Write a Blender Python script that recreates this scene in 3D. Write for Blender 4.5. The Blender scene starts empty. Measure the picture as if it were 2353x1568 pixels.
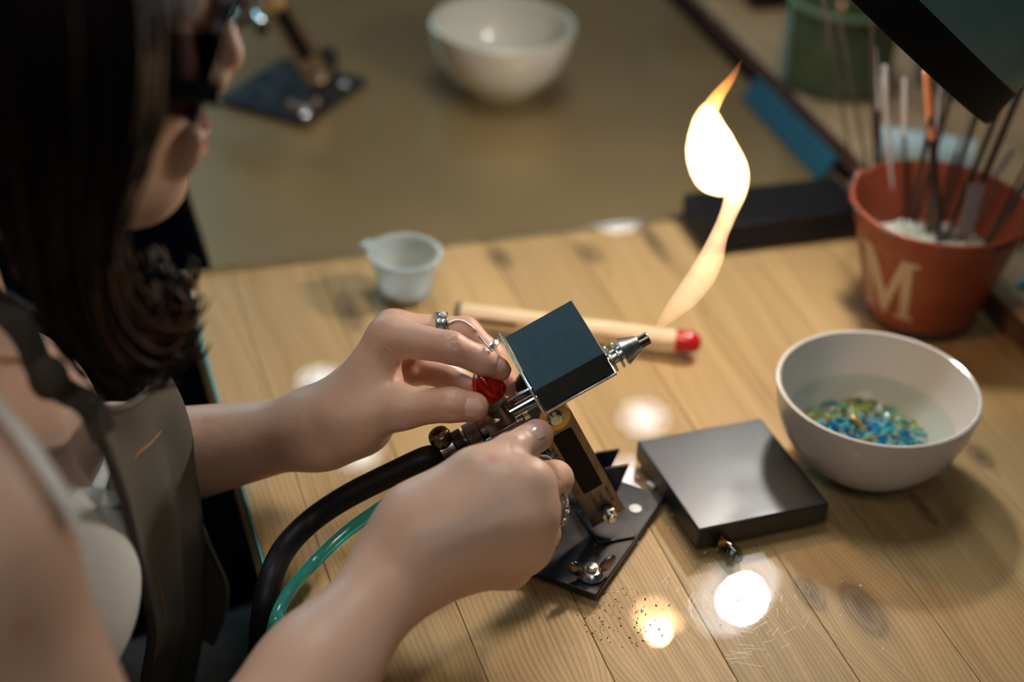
import bpy, math, random
import numpy as np
from mathutils import Matrix, Vector

# ------------------------------------------------------------------ camera
f_px = 3900.0; PITCH = math.radians(33.5); ROLL = math.radians(3.3); CAM_H = .56
F = np.array([0, math.cos(PITCH), -math.sin(PITCH)])
_U0 = np.array([0, math.sin(PITCH), math.cos(PITCH)]); _R0 = np.array([1., 0, 0])
R = math.cos(ROLL)*_R0 + math.sin(ROLL)*_U0
U = -math.sin(ROLL)*_R0 + math.cos(ROLL)*_U0
CAM = np.array([0, 0, CAM_H])
sc = bpy.context.scene
cd = bpy.data.cameras.new('camera'); cam = bpy.data.objects.new('camera', cd); sc.collection.objects.link(cam)
cam.matrix_world = Matrix(((R[0], U[0], -F[0], CAM[0]), (R[1], U[1], -F[1], CAM[1]), (R[2], U[2], -F[2], CAM[2]), (0, 0, 0, 1)))
cd.sensor_width = 36; cd.lens = f_px/2353*36; cd.clip_start = .01
cd.dof.use_dof = True; cd.dof.focus_distance = .81; cd.dof.aperture_fstop = 3.2
sc.camera = cam
# ------------------------------------------------------------------ world, lights, exposure
wd = bpy.data.worlds.new('world'); sc.world = wd; wd.use_nodes = True
wd.node_tree.nodes['Background'].inputs[0].default_value = (.20, .30, .32, 1)
wd.node_tree.nodes['Background'].inputs[1].default_value = .12
sc.view_settings.view_transform = 'Standard'; sc.view_settings.look = 'None'
sc.view_settings.exposure = -.12; sc.view_settings.gamma = 1; sc.view_settings.use_curve_mapping = False
def area(name, loc, target, size, power, col):
    l = bpy.data.lights.new(name, 'AREA'); l.size = size; l.energy = power; l.color = col
    o = bpy.data.objects.new(name, l); sc.collection.objects.link(o)
    d = Vector(target)-Vector(loc); o.location = loc; o.rotation_euler = d.to_track_quat('-Z', 'Y').to_euler(); return o
area('ceiling_panel', (0, 1.15, 1.6), (.10, .72, 0), .55, 11, (1, .985, .95))
area('window_light', (-1.75, 3.9, 1.45), (0, .8, .05), 1.2, 26, (.38, .82, 1))
area('fill_light', (.35, -.9, 1.7), (-.1, .7, .05), .8, 4.5, (1, .92, .84))  # unseen fill added on the camera side to lift the fronts

sl = bpy.data.lights.new('fill_spot', 'SPOT'); sl.energy = 30; sl.color = (1, .90, .80); sl.spot_size = math.radians(34); sl.spot_blend = 1; sl.shadow_soft_size = .12  # unseen spot added to brighten the near arm and chest
so = bpy.data.objects.new('fill_spot', sl); sc.collection.objects.link(so); so.location = (-.35, -.35, 1.55)
so.rotation_euler = (Vector((-.27, .50, .12))-Vector(so.location)).to_track_quat('-Z', 'Y').to_euler()
rnd = random.Random(5); rng = np.random.default_rng(5)
COL = sc.collection
def V(*a): return np.array(a, float)
def unit(a): a = np.array(a, float); return a/np.linalg.norm(a)
def ray(x, y): return F + R*(x-1176.5)/f_px - U*(y-784)/f_px
def P(x, y, z=0.):
    d = ray(x, y); return CAM + d*((z-CAM_H)/d[2])
def D(x, y, t): return CAM + ray(x, y)*t
TU = unit((.945, .326, 0)); TV = unit((-.326, .945, 0)); ZZ = V(0, 0, 1)   # bench directions
def W(a, b, z): return TU*a + TV*b + ZZ*z
def PV(x, y, b):
    d = ray(x, y); return CAM + d*((b-CAM@TV)/(d@TV))
# ------------------------------------------------------------------ materials
def mat(name, col, rough=.5, metal=0., spec=.5, **k):
    m = bpy.data.materials.new(name); m.use_nodes = True
    b = m.node_tree.nodes['Principled BSDF']
    b.inputs['Base Color'].default_value = (*col, 1); b.inputs['Roughness'].default_value = rough
    b.inputs['Metallic'].default_value = metal; b.inputs['Specular IOR Level'].default_value = spec
    for n, v in k.items(): b.inputs[n.replace('_', ' ')].default_value = v
    return m
def nd(m, t, **k):
    n = m.node_tree.nodes.new(t)
    for a, v in k.items(): setattr(n, a, v)
    return n
def lk(m, a, b): m.node_tree.links.new(a, b)
def vary(m, scale, c2, lo=.35, hi=.65, bump=0, detail=4, stretch=(1, 1, 1), bdist=.0005, rough2=None):
    """mix a second colour in with noise, add fine relief"""
    b = m.node_tree.nodes['Principled BSDF']; tc = nd(m, 'ShaderNodeTexCoord'); mp = nd(m, 'ShaderNodeMapping')
    mp.inputs['Scale'].default_value = stretch; lk(m, tc.outputs['Object'], mp.inputs[0])
    n = nd(m, 'ShaderNodeTexNoise'); n.inputs['Scale'].default_value = scale; n.inputs['Detail'].default_value = detail
    lk(m, mp.outputs[0], n.inputs['Vector'])
    mr = nd(m, 'ShaderNodeMapRange'); mr.inputs[1].default_value = lo; mr.inputs[2].default_value = hi; lk(m, n.outputs[0], mr.inputs[0])
    mx = nd(m, 'ShaderNodeMix', data_type='RGBA'); mx.inputs[6].default_value = b.inputs['Base Color'].default_value; mx.inputs[7].default_value = (*c2, 1)
    lk(m, mr.outputs[0], mx.inputs[0]); lk(m, mx.outputs[2], b.inputs['Base Color'])
    if rough2 is not None:
        r = nd(m, 'ShaderNodeMapRange'); r.inputs[3].default_value = b.inputs['Roughness'].default_value; r.inputs[4].default_value = rough2
        lk(m, mr.outputs[0], r.inputs[0]); lk(m, r.outputs[0], b.inputs['Roughness'])
    if bump:
        bp = nd(m, 'ShaderNodeBump'); bp.inputs['Strength'].default_value = bump; bp.inputs['Distance'].default_value = bdist
        lk(m, n.outputs[0], bp.inputs['Height']); lk(m, bp.outputs[0], b.inputs['Normal'])
    return m
def emis(name, col, s):
    m = mat(name, (0, 0, 0)); b = m.node_tree.nodes['Principled BSDF']
    b.inputs['Emission Color'].default_value = (*col, 1); b.inputs['Emission Strength'].default_value = s; return m
def sheer(name, tint, rough=.02, ior=1.5, body=None, bodyfac=0.):
    """thin clear material: transparent body plus a Fresnel reflection"""
    m = bpy.data.materials.new(name); m.use_nodes = True; nt = m.node_tree; nt.nodes.remove(nt.nodes['Principled BSDF'])
    out = nt.nodes['Material Output']
    t = nd(m, 'ShaderNodeBsdfTransparent'); t.inputs[0].default_value = (*tint, 1)
    g = nd(m, 'ShaderNodeBsdfGlossy'); g.inputs['Roughness'].default_value = rough
    fr = nd(m, 'ShaderNodeFresnel'); fr.inputs[0].default_value = ior
    base = t.outputs[0]
    if body:
        d = nd(m, 'ShaderNodeBsdfDiffuse'); d.inputs[0].default_value = (*body, 1)
        x = nd(m, 'ShaderNodeMixShader'); x.inputs[0].default_value = bodyfac; lk(m, base, x.inputs[1]); lk(m, d.outputs[0], x.inputs[2]); base = x.outputs[0]
    gm = nd(m, 'ShaderNodeNewGeometry'); inv = nd(m, 'ShaderNodeMath', operation='SUBTRACT'); inv.inputs[0].default_value = 1; lk(m, gm.outputs['Backfacing'], inv.inputs[1])
    mf = nd(m, 'ShaderNodeMath', operation='MULTIPLY'); lk(m, fr.outputs[0], mf.inputs[0]); lk(m, inv.outputs[0], mf.inputs[1])   # the far side of the pane does not mirror
    x = nd(m, 'ShaderNodeMixShader'); lk(m, mf.outputs[0], x.inputs[0]); lk(m, base, x.inputs[1]); lk(m, g.outputs[0], x.inputs[2])
    lk(m, x.outputs[0], out.inputs[0]); return m
KNOTS = [(.3763, .5379, .0085, .020), (.3559, .5545, .006, .013), (.4997, .6351, .0055, .010), (.4448, .6012, .003, .012), (.2994, .9011, .006, .010),
         (.3583, .8937, .007, .012), (.4053, .9007, .005, .024), (.240, .50, .006, .011), (.155, .78, .007, .013), (.50, .80, .007, .013), (.19, .86, .006, .02)]
def wood(name, knots=(), c1=(.55, .355, .165), c2=(.32, .17, .062), dark=1.0, rough=.5, fine=260., worn=0.):
    m = mat(name, c1, rough, spec=.35); b = m.node_tree.nodes['Principled BSDF']
    g = nd(m, 'ShaderNodeNewGeometry'); oi = nd(m, 'ShaderNodeObjectInfo')
    def vm(op, a, bb, out=0):
        n = nd(m, 'ShaderNodeVectorMath', operation=op)
        lk(m, a, n.inputs[0])
        if isinstance(bb, (tuple, np.ndarray)): n.inputs[1].default_value = tuple(bb)
        elif bb is not None: lk(m, bb, n.inputs[1])
        return n.outputs[out]
    def ma(op, a, bb=None, c=None):
        n = nd(m, 'ShaderNodeMath', operation=op)
        for i, v in enumerate((a, bb, c)):
            if v is None: continue
            if isinstance(v, (int, float)): n.inputs[i].default_value = v
            else: lk(m, v, n.inputs[i])
        return n.outputs[0]
    uu = vm('DOT_PRODUCT', g.outputs['Position'], TU, 1); vv = vm('DOT_PRODUCT', g.outputs['Position'], TV, 1)
    off = ma('MULTIPLY', oi.outputs['Random'], 7.)
    # slow wander of the grain along the board
    cb = nd(m, 'ShaderNodeCombineXYZ'); lk(m, ma('ADD', ma('MULTIPLY', uu, 9.), off), cb.inputs[0]); lk(m, ma('MULTIPLY', vv, 3.5), cb.inputs[1]); lk(m, off, cb.inputs[2])
    n1 = nd(m, 'ShaderNodeTexNoise'); n1.inputs['Scale'].default_value = 1; n1.inputs['Detail'].default_value = 2; lk(m, cb.outputs[0], n1.inputs['Vector'])
    u2 = ma('ADD', uu, ma('MULTIPLY', ma('SUBTRACT', n1.outputs[0], .5), .05))
    kd = None; kring = None
    for (ku, kv, ka, kb) in knots:
        du = ma('SUBTRACT', uu, ku); dv = ma('SUBTRACT', vv, kv)
        x = ma('DIVIDE', du, ka); y = ma('DIVIDE', dv, kb)
        r2 = ma('ADD', ma('MULTIPLY', x, x), ma('MULTIPLY', y, y))
        w = ma('EXPONENT', ma('MULTIPLY', r2, -.16))
        u2 = ma('ADD', u2, ma('MULTIPLY', ma('MULTIPLY', w, ma('SIGN', du)), -ka*1.3))
        r = ma('ADD', ma('SQRT', r2), ma('MULTIPLY', ma('SUBTRACT', n1.outputs[0], .5), .9))
        core = ma('MULTIPLY', ma('EXPONENT', ma('MULTIPLY', r2, -1.1)), .82)
        ring = ma('EXPONENT', ma('MULTIPLY', ma('POWER', ma('SUBTRACT', r, .95), 2.), -14.))
        e = ma('MAXIMUM', core, ma('MULTIPLY', ring, .6))
        kd = e if kd is None else ma('MAXIMUM', kd, e)
    ph = ma('MULTIPLY', u2, 2150.)
    cb2 = nd(m, 'ShaderNodeCombineXYZ'); lk(m, ma('MULTIPLY', u2, fine*.55), cb2.inputs[0]); lk(m, ma('MULTIPLY', vv, 2.5), cb2.inputs[1]); lk(m, off, cb2.inputs[2])
    n2 = nd(m, 'ShaderNodeTexNoise'); n2.inputs['Scale'].default_value = 1; n2.inputs['Detail'].default_value = 3; lk(m, cb2.outputs[0], n2.inputs['Vector'])
    wv = ma('POWER', ma('MULTIPLY_ADD', ma('SINE', ma('ADD', ph, ma('MULTIPLY', n2.outputs[0], 9.))), .5, .5), 1.6)
    amt = ma('ADD', ma('MULTIPLY', wv, .34), ma('MULTIPLY', ma('SUBTRACT', n2.outputs[0], .40), 1.25))
    mx = nd(m, 'ShaderNodeMix', data_type='RGBA'); mx.inputs[6].default_value = (*c1, 1); mx.inputs[7].default_value = (*c2, 1); mx.clamp_factor = True
    lk(m, amt, mx.inputs[0])
    # board to board tone
    hs = nd(m, 'ShaderNodeHueSaturation'); lk(m, mx.outputs[2], hs.inputs['Color'])
    lk(m, ma('MULTIPLY_ADD', oi.outputs['Random'], .25, .88*dark), hs.inputs['Value'])
    col = hs.outputs[0]
    if kd is not None:
        k = nd(m, 'ShaderNodeMix', data_type='RGBA'); k.inputs[7].default_value = (.10, .055, .035, 1); k.clamp_factor = True
        lk(m, kd, k.inputs[0]); lk(m, col, k.inputs[6]); col = k.outputs[2]
    if worn:
        n3 = nd(m, 'ShaderNodeTexNoise'); n3.inputs['Scale'].default_value = 22; n3.inputs['Detail'].default_value = 5; lk(m, g.outputs['Position'], n3.inputs['Vector'])
        mr = nd(m, 'ShaderNodeMapRange'); mr.inputs[1].default_value = .5; mr.inputs[2].default_value = .72; lk(m, n3.outputs[0], mr.inputs[0])
        k = nd(m, 'ShaderNodeMix', data_type='RGBA'); k.inputs[7].default_value = (.10, .07, .05, 1)
        lk(m, ma('MULTIPLY', mr.outputs[0], worn), k.inputs[0]); lk(m, col, k.inputs[6]); col = k.outputs[2]
    lk(m, col, b.inputs['Base Color'])
    bp = nd(m, 'ShaderNodeBump'); bp.inputs['Strength'].default_value = .25; bp.inputs['Distance'].default_value = .0003; lk(m, wv, bp.inputs['Height']); lk(m, bp.outputs[0], b.inputs['Normal'])
    return m
M = {}
M['pine'] = wood('pine', KNOTS)
M['ledge'] = wood('ledge_wood', (), (.46, .33, .19), (.30, .19, .10), fine=160., worn=.55)
M['bark'] = vary(mat('dark_board_edge', (.07, .03, .018), .7), 60, (.14, .07, .035), bump=.5)
M['glass'] = sheer('bench_glass', (.985, 1, .995), .012)
M['glassedge'] = mat('glass_edge', (.10, .42, .45), .15, spec=.8)
M['sheet'] = vary(mat('worn_metal_sheet', (.33, .225, .10), .30, .55, .5), 7, (.25, .175, .085), .2, .8, detail=2)
M['floor'] = mat('floor_dark', (.003, .003, .004), 1., 0, 0.)
M['wall'] = mat('wall_paint', (.13, .14, .14), .8)
M['steel'] = mat('bright_steel', (.62, .64, .64), .22, 1.)
M['alu'] = vary(mat('turned_aluminium', (.72, .72, .70), .28, 1.), 300, (.5, .5, .5), bump=.05)
M['chromedark'] = vary(mat('tarnished_chrome', (.16, .135, .12), .2, 1.), 90, (.30, .24, .19), .4, .7, rough2=.4)
M['chrome'] = mat('chrome', (.55, .60, .62), .08, 1.)
M['brushed'] = vary(mat('brushed_steel', (.24, .21, .17), .42, 1.), 500, (.18, .155, .125), bump=.08, stretch=(1, 1, .1))
M['brass'] = mat('brass', (.50, .36, .16), .33, 1.)
M['graphite'] = vary(mat('graphite', (.007, .008, .009), .36, 0, .75), 45, (.013, .015, .016), .35, .7, bump=.2, bdist=.0002, rough2=.5)
M['blacksteel'] = vary(mat('black_steel', (.009, .009, .012), .28, 0, .4), 60, (.014, .013, .016), rough2=.42)
M['marver'] = vary(mat('marver_graphite', (.008, .019, .031), .45, 0, .28), 220, (.016, .028, .038), .4, .7, bump=.12, bdist=.0001)
M['rubber'] = mat('black_rubber', (.006, .006, .007), .5, 0, .18)
M['sticker'] = mat('black_sticker', (.004, .004, .004), .5, 0, .15)
M['ink'] = mat('engraving_ink', (.05, .045, .04), .5)
M['red'] = mat('red_anodised', (.55, .03, .012), .22, .85)
M['green_tube'] = mat('green_tube', (.06, .42, .36), .10, 0, .6, Transmission_Weight=.55, IOR=1.45)
M['porcelain'] = mat('white_porcelain', (.56, .56, .54), .10, 0, .5)
M['porcelain2'] = mat('cream_porcelain', (.54, .53, .45), .15, 0, .5)
M['water'] = sheer('water', (.93, .97, .96), .02, 1.33)
M['milky'] = sheer('thin_plastic', (.80, .88, .90), .15, 1.45, (.62, .70, .72), .42)
M['white'] = vary(mat('white_powder', (.72, .74, .73), .6), 300, (.6, .6, .6), bump=.3)
M['redcap'] = mat('red_cap', (.42, .006, .008), .22)
M['pale'] = vary(mat('pale_wood_dowel', (.78, .62, .40), .45), 300, (.66, .50, .31), stretch=(.05, 1, 1))
M['terracotta'] = vary(mat('orange_paint', (.23, .052, .024), .38, 0, .4), 28, (.18, .038, .018), .35, .7, bump=.1)
M['chip'] = mat('chipped_paint', (.03, .025, .025), .5)
M['letter'] = mat('letter_paint', (.42, .34, .25), .5)
M['gravel'] = mat('gravel', (.50, .52, .42), .7)
M['rodblack'] = mat('dark_rod', (.030, .020, .018), .3)
M['rodwhite'] = mat('grey_rod', (.42, .38, .36), .3)
M['rodcoral'] = mat('coral_rod', (.62, .25, .12), .3)
M['jar'] = mat('green_jar', (.070, .105, .055), .12, 0, .5)
M['jarband'] = mat('jar_contents', (.25, .45, .30), .4)
M['paper'] = mat('pale_blue_paper', (.38, .55, .58), .6)
M['grey'] = mat('grey_tin', (.22, .22, .19), .4, .3)
M['blue'] = mat('blue_foam', (.009, .070, .115), .6, 0, .3)
M['tray'] = mat('black_slab', (.006, .005, .006), .5, 0, .2)
M['lamplit'] = vary(mat('lamp_lit_shell', (.10, .21, .22), .38, 0, .5), 60, (.13, .24, .25), bump=.05)  # teal light on the dome painted into its colour
M['lampshaded'] = mat('lamp_shaded_rim', (.004, .004, .005), .6, 0, .15)  # black paints the unlit side of the shade next to its rim
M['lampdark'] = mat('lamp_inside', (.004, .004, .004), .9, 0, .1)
M['lampwhite'] = mat('lamp_reflector', (.8, .8, .8), .35)
M['bulb'] = emis('bulb_glow', (1, .96, .90), 300)
M['ceilglow'] = emis('ceiling_spot_glow', (.9, .97, 1), 26)
M['cami'] = vary(mat('camisole_cotton', (.74, .77, .73), .8), 900, (.66, .69, .66), bump=.15)
M['apron'] = vary(mat('apron_canvas', (.105, .094, .068), .85), 1400, (.078, .069, .049), bump=.4)
M['aprondark'] = vary(mat('apron_strap', (.040, .034, .027), .85), 1400, (.03, .025, .02), bump=.4)
M['stitch'] = mat('orange_thread', (.30, .13, .03), .7)
M['trousers'] = vary(mat('dark_trousers', (.020, .015, .013), .9), 40, (.035, .026, .018), .45, .55)
M['hair'] = mat('dark_brown_hair', (.006, .0034, .0026), .5, 0, .2)
M['hairlight'] = mat('brown_hair_ends', (.11, .048, .024), .42, 0, .4)
M['lens'] = sheer('tinted_lens', (.42, .36, .38), .03)
M['blackplastic'] = mat('black_plastic', (.008, .008, .010), .2)
M['silver'] = mat('old_silver', (.55, .54, .52), .25, 1.)
M['silverdark'] = mat('blackened_silver', (.10, .10, .10), .35, 1.)
M['nail'] = mat('fingernail', (.66, .44, .37), .18, 0, .6)
M['eye'] = mat('eye_white', (.6, .58, .55), .15)
M['iris'] = mat('iris_brown', (.03, .015, .008), .1)
M['lips'] = mat('lips', (.50, .13, .12), .4)
M['cord'] = mat('cord', (.025, .018, .015), .7)
# skin: colour from the attribute "flush" (red) and "vein" (blue grey)
def skin():
    m = mat('skin', (.60, .395, .29), .46, 0, .38, Subsurface_Weight=.12, Subsurface_Scale=.006)
    b = m.node_tree.nodes['Principled BSDF']; b.inputs['Subsurface Radius'].default_value = (1, .35, .2)
    g = nd(m, 'ShaderNodeNewGeometry'); n = nd(m, 'ShaderNodeTexNoise'); n.inputs['Scale'].default_value = 45; n.inputs['Detail'].default_value = 4; lk(m, g.outputs['Position'], n.inputs['Vector'])
    mx = nd(m, 'ShaderNodeMix', data_type='RGBA'); mx.inputs[6].default_value = (.60, .405, .30, 1); mx.inputs[7].default_value = (.56, .345, .25, 1); lk(m, n.outputs[0], mx.inputs[0])
    col = mx.outputs[2]
    for an, c, s in (('flush', (.55, .20, .14, 1), .75), ('vein', (.36, .31, .28, 1), .6)):
        a = nd(m, 'ShaderNodeAttribute', attribute_name=an); mu = nd(m, 'ShaderNodeMath', operation='MULTIPLY'); mu.inputs[1].default_value = s; lk(m, a.outputs['Fac'], mu.inputs[0])
        k = nd(m, 'ShaderNodeMix', data_type='RGBA'); k.inputs[7].default_value = c; lk(m, mu.outputs[0], k.inputs[0]); lk(m, col, k.inputs[6]); col = k.outputs[2]
    lk(m, col, b.inputs['Base Color'])
    v = nd(m, 'ShaderNodeTexVoronoi'); v.inputs['Scale'].default_value = 1100; lk(m, g.outputs['Position'], v.inputs['Vector'])
    n2 = nd(m, 'ShaderNodeTexNoise'); n2.inputs['Scale'].default_value = 260; n2.inputs['Detail'].default_value = 3; lk(m, g.outputs['Position'], n2.inputs['Vector'])
    ad = nd(m, 'ShaderNodeMath', operation='MULTIPLY_ADD'); ad.inputs[1].default_value = .35; lk(m, v.outputs['Distance'], ad.inputs[0]); lk(m, n2.outputs[0], ad.inputs[2])
    cr = nd(m, 'ShaderNodeAttribute', attribute_name='crease'); s2 = nd(m, 'ShaderNodeMath', operation='MULTIPLY_ADD'); s2.inputs[1].default_value = -4.; lk(m, cr.outputs['Fac'], s2.inputs[0]); lk(m, ad.outputs[0], s2.inputs[2])
    bp = nd(m, 'ShaderNodeBump'); bp.inputs['Strength'].default_value = .35; bp.inputs['Distance'].default_value = .0004; lk(m, s2.outputs[0], bp.inputs['Height']); lk(m, bp.outputs[0], b.inputs['Normal'])
    return m
M['skin'] = skin()
# ------------------------------------------------------------------ object helpers
def empty(name, loc, label=None, cat=None, group=None):
    o = bpy.data.objects.new(name, None); COL.objects.link(o); o.location = tuple(loc); o.empty_display_size = .01
    tag(o, label, cat, group); return o
def tag(o, label=None, cat=None, group=None, kind=None):
    if label: o['label'] = label
    if cat: o['category'] = cat
    if group: o['group'] = group
    if kind: o['kind'] = kind
    return o
class MB:
    def __init__(s): s.v = []; s.f = []
    def add(s, vs, fs):
        o = len(s.v); s.v += [tuple(map(float, p)) for p in vs]; s.f += [tuple(o+i for i in q) for q in fs]; return s
    def box(s, c, ax, h):
        c = np.array(c); X, Y, Z = [unit(a)*q for a, q in zip(ax, h)]
        vs = [c+sx*X+sy*Y+sz*Z for sz in (-1, 1) for sy in (-1, 1) for sx in (-1, 1)]
        return s.add(vs, [(0, 2, 3, 1), (4, 5, 7, 6), (0, 1, 5, 4), (2, 6, 7, 3), (0, 4, 6, 2), (1, 3, 7, 5)])
    def prism(s, pts, d):
        n = len(pts); d = np.array(d); pts = [np.array(p) for p in pts]
        return s.add(pts+[p+d for p in pts], [tuple(range(n-1, -1, -1)), tuple(range(n, 2*n))]+[(i, (i+1) % n, n+(i+1) % n, n+i) for i in range(n)])
    def lathe(s, o, ax, prof, seg=32, phase=0, close=False):
        ax = unit(ax); t = V(0, 0, 1) if abs(ax[2]) < .9 else V(1, 0, 0); x = unit(np.cross(t, ax)); y = np.cross(ax, x); o = np.array(o)
        vs = []; fs = []
        for h, r in prof:
            for i in range(seg):
                a = 2*math.pi*(i+phase)/seg; vs.append(o+ax*h+(x*math.cos(a)+y*math.sin(a))*max(r, 1e-6))
        m = len(prof)
        for j in range(m-1):
            for i in range(seg):
                k = (i+1) % seg; fs.append((j*seg+i, j*seg+k, (j+1)*seg+k, (j+1)*seg+i))
        if close: 
            for i in range(seg):
                k = (i+1) % seg; fs.append(((m-1)*seg+i, (m-1)*seg+k, k, i))
        else:
            fs.append(tuple(range(seg-1, -1, -1))); fs.append(tuple((m-1)*seg+i for i in range(seg)))
        return s.add(vs, fs)
    def cyl(s, p0, p1, r, r2=None, seg=24, ch=.0004):
        p0 = np.array(p0); p1 = np.array(p1); L = np.linalg.norm(p1-p0); r2 = r if r2 is None else r2; ch = min(ch, L*.3, r*.4)
        return s.lathe(p0, p1-p0, [(0, r-ch), (ch, r), (L-ch, r2), (L, r2-ch)], seg)
    def hexnut(s, p0, p1, r): return s.lathe(p0, np.array(p1)-np.array(p0), [(0, r*.93), (.0005, r), (np.linalg.norm(np.array(p1)-np.array(p0))-.0005, r), (np.linalg.norm(np.array(p1)-np.array(p0)), r*.93)], 6)
    def tube(s, pts, rad, seg=12, flat=1., cap=True):
        pts = [np.array(p, float) for p in pts]; n = len(pts); rad = [rad]*n if np.isscalar(rad) else rad
        vs = []; fs = []; prev = None
        for i, p in enumerate(pts):
            t = unit(pts[min(i+1, n-1)]-pts[max(i-1, 0)])
            if prev is None: x = np.cross(t, (0, 0, 1)); x = x if np.linalg.norm(x) > .1 else np.cross(t, (1, 0, 0))
            else: x = prev-t*(prev@t)
            x = unit(x); prev = x; y = np.cross(t, x)
            for k in range(seg):
                a = 2*math.pi*k/seg; vs.append(p+(x*math.cos(a)*flat+y*math.sin(a))*rad[i])
        for j in range(n-1):
            for i in range(seg):
                k = (i+1) % seg; fs.append((j*seg+i, j*seg+k, (j+1)*seg+k, (j+1)*seg+i))
        if cap: fs.append(tuple(range(seg-1, -1, -1))); fs.append(tuple((n-1)*seg+i for i in range(seg)))
        return s.add(vs, fs)
    def ball(s, c, r, ax=None, seg=16, rings=10):
        ax = ax or (V(1, 0, 0), V(0, 1, 0), V(0, 0, 1)); r = (r, r, r) if np.isscalar(r) else r; c = np.array(c); vs = []; fs = []
        for j in range(rings+1):
            th = math.pi*(j+1e-3)/(rings+2e-3)
            for i in range(seg):
                a = 2*math.pi*i/seg; vs.append(c+unit(ax[0])*r[0]*math.sin(th)*math.cos(a)+unit(ax[1])*r[1]*math.sin(th)*math.sin(a)+unit(ax[2])*r[2]*math.cos(th))
        for j in range(rings):
            for i in range(seg): k = (i+1) % seg; fs.append((j*seg+i, (j+1)*seg+i, (j+1)*seg+k, j*seg+k))
        fs += [tuple(range(seg)), tuple(rings*seg+i for i in range(seg-1, -1, -1))]
        return s.add(vs, fs)
    def grid(s, rows, thick=0.):
        """rows of points, given thickness along the local normal"""
        G = np.array(rows, float); a, b, _ = G.shape
        du = np.gradient(G, axis=1); dv = np.gradient(G, axis=0); N = np.cross(du, dv); N /= np.linalg.norm(N, axis=2, keepdims=True)+1e-12
        if not thick: return s.add(G.reshape(-1, 3), [(i*b+j, i*b+j+1, (i+1)*b+j+1, (i+1)*b+j) for i in range(a-1) for j in range(b-1)])
        vs = np.concatenate([(G+N*thick/2).reshape(-1, 3), (G-N*thick/2).reshape(-1, 3)]); o = a*b; fs = []
        for i in range(a-1):
            for j in range(b-1):
                q = (i*b+j, i*b+j+1, (i+1)*b+j+1, (i+1)*b+j); fs += [q, tuple(o+k for k in reversed(q))]
        bd = [j for j in range(b)]+[i*b+b-1 for i in range(1, a)]+[(a-1)*b+j for j in range(b-2, -1, -1)]+[i*b for i in range(a-2, 0, -1)]
        for k in range(len(bd)): p, q = bd[k], bd[(k+1) % len(bd)]; fs.append((q, p, o+p, o+q))
        return s.add(vs, fs)
    def build(s, name, m, parent=None, bevel=0, loc=None, sharp=35, subsurf=0):
        me = bpy.data.meshes.new(name); L = np.array(parent.matrix_basis.translation if parent is not None and loc is None else (loc if loc is not None else (0, 0, 0)))
        if parent is not None and parent.parent is not None: L = L+np.array(parent.parent.matrix_basis.translation)
        A_ = np.array(s.v)-L; me.from_pydata(A_.tolist(), [], s.f); me.validate()
        me.polygons.foreach_set('use_smooth', [True]*len(me.polygons))
        me.set_sharp_from_angle(angle=math.radians(sharp))
        mats = m if isinstance(m, (list, tuple)) else [m]
        for q in mats: me.materials.append(M[q] if isinstance(q, str) else q)
        o = bpy.data.objects.new(name, me); COL.objects.link(o)
        if parent is not None: o.parent = parent
        else: o.location = tuple(L)
        if bevel:
            bm = o.modifiers.new('bevel', 'BEVEL'); bm.width = bevel; bm.segments = 2; bm.limit_method = 'ANGLE'; bm.angle_limit = math.radians(40); bm.harden_normals = False
        if subsurf: o.modifiers.new('ss', 'SUBSURF').levels = subsurf; o.modifiers['ss'].render_levels = subsurf
        return o
def spline(pts, n):
    """Catmull-Rom through pts"""
    p = np.array(pts, float); p = np.vstack([2*p[0]-p[1], p, 2*p[-1]-p[-2]]); m = len(p)-3; out = []
    for t in np.linspace(0, m-1e-6, n):
        i = int(t); q = t-i; a, b, c, d = p[i:i+4]
        out.append(.5*((2*b)+(-a+c)*q+(2*a-5*b+4*c-d)*q*q+(-a+3*b-3*c+d)*q**3))
    return np.array(out)
def copy_tree(o, parent=None, off=None):
    c = o.copy(); COL.objects.link(c); c.parent = parent
    if off is not None: c.location = Vector(o.location)+Vector(off)
    for ch in list(o.children): copy_tree(ch, c)
    return c

# ------------------------------------------------------------------ the room
def struct(o): o['kind'] = 'structure'; return o
struct(MB().box((0, 1, -.76), ((1, 0, 0), (0, 1, 0), ZZ), (3, 4, .02)).build('floor', 'floor'))
struct(MB().box((0, 5.0, .6), ((1, 0, 0), (0, 1, 0), ZZ), (3, .05, 1.4)).build('wall_back', 'wall'))
struct(MB().box((0, 1, 2.02), ((1, 0, 0), (0, 1, 0), ZZ), (3, 4, .02)).build('ceiling', 'wall'))
for (x, y) in ((.337, 3.408), (.295, 3.17), (-.47, 3.477), (-.353, 3.209), (-.161, 3.606), (.290, 4.42)):
    t = empty('ceiling_spot', (x, y, 1.99)); tag(t, 'small round ceiling spotlight above the far end of the bench', 'ceiling light', 'ceiling spotlights reflected in the bench glass')
    MB().lathe((x, y, 1.999), (0, 0, -1), [(0, .055), (.10, .055), (.10, .045), (.095, .045)], 32).build('housing', 'blacksteel', t)
    MB().lathe((x, y, 1.905), (0, 0, -1), [(0, .044), (.003, .043)], 32).build('lamp_disc', 'ceilglow', t)

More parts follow.
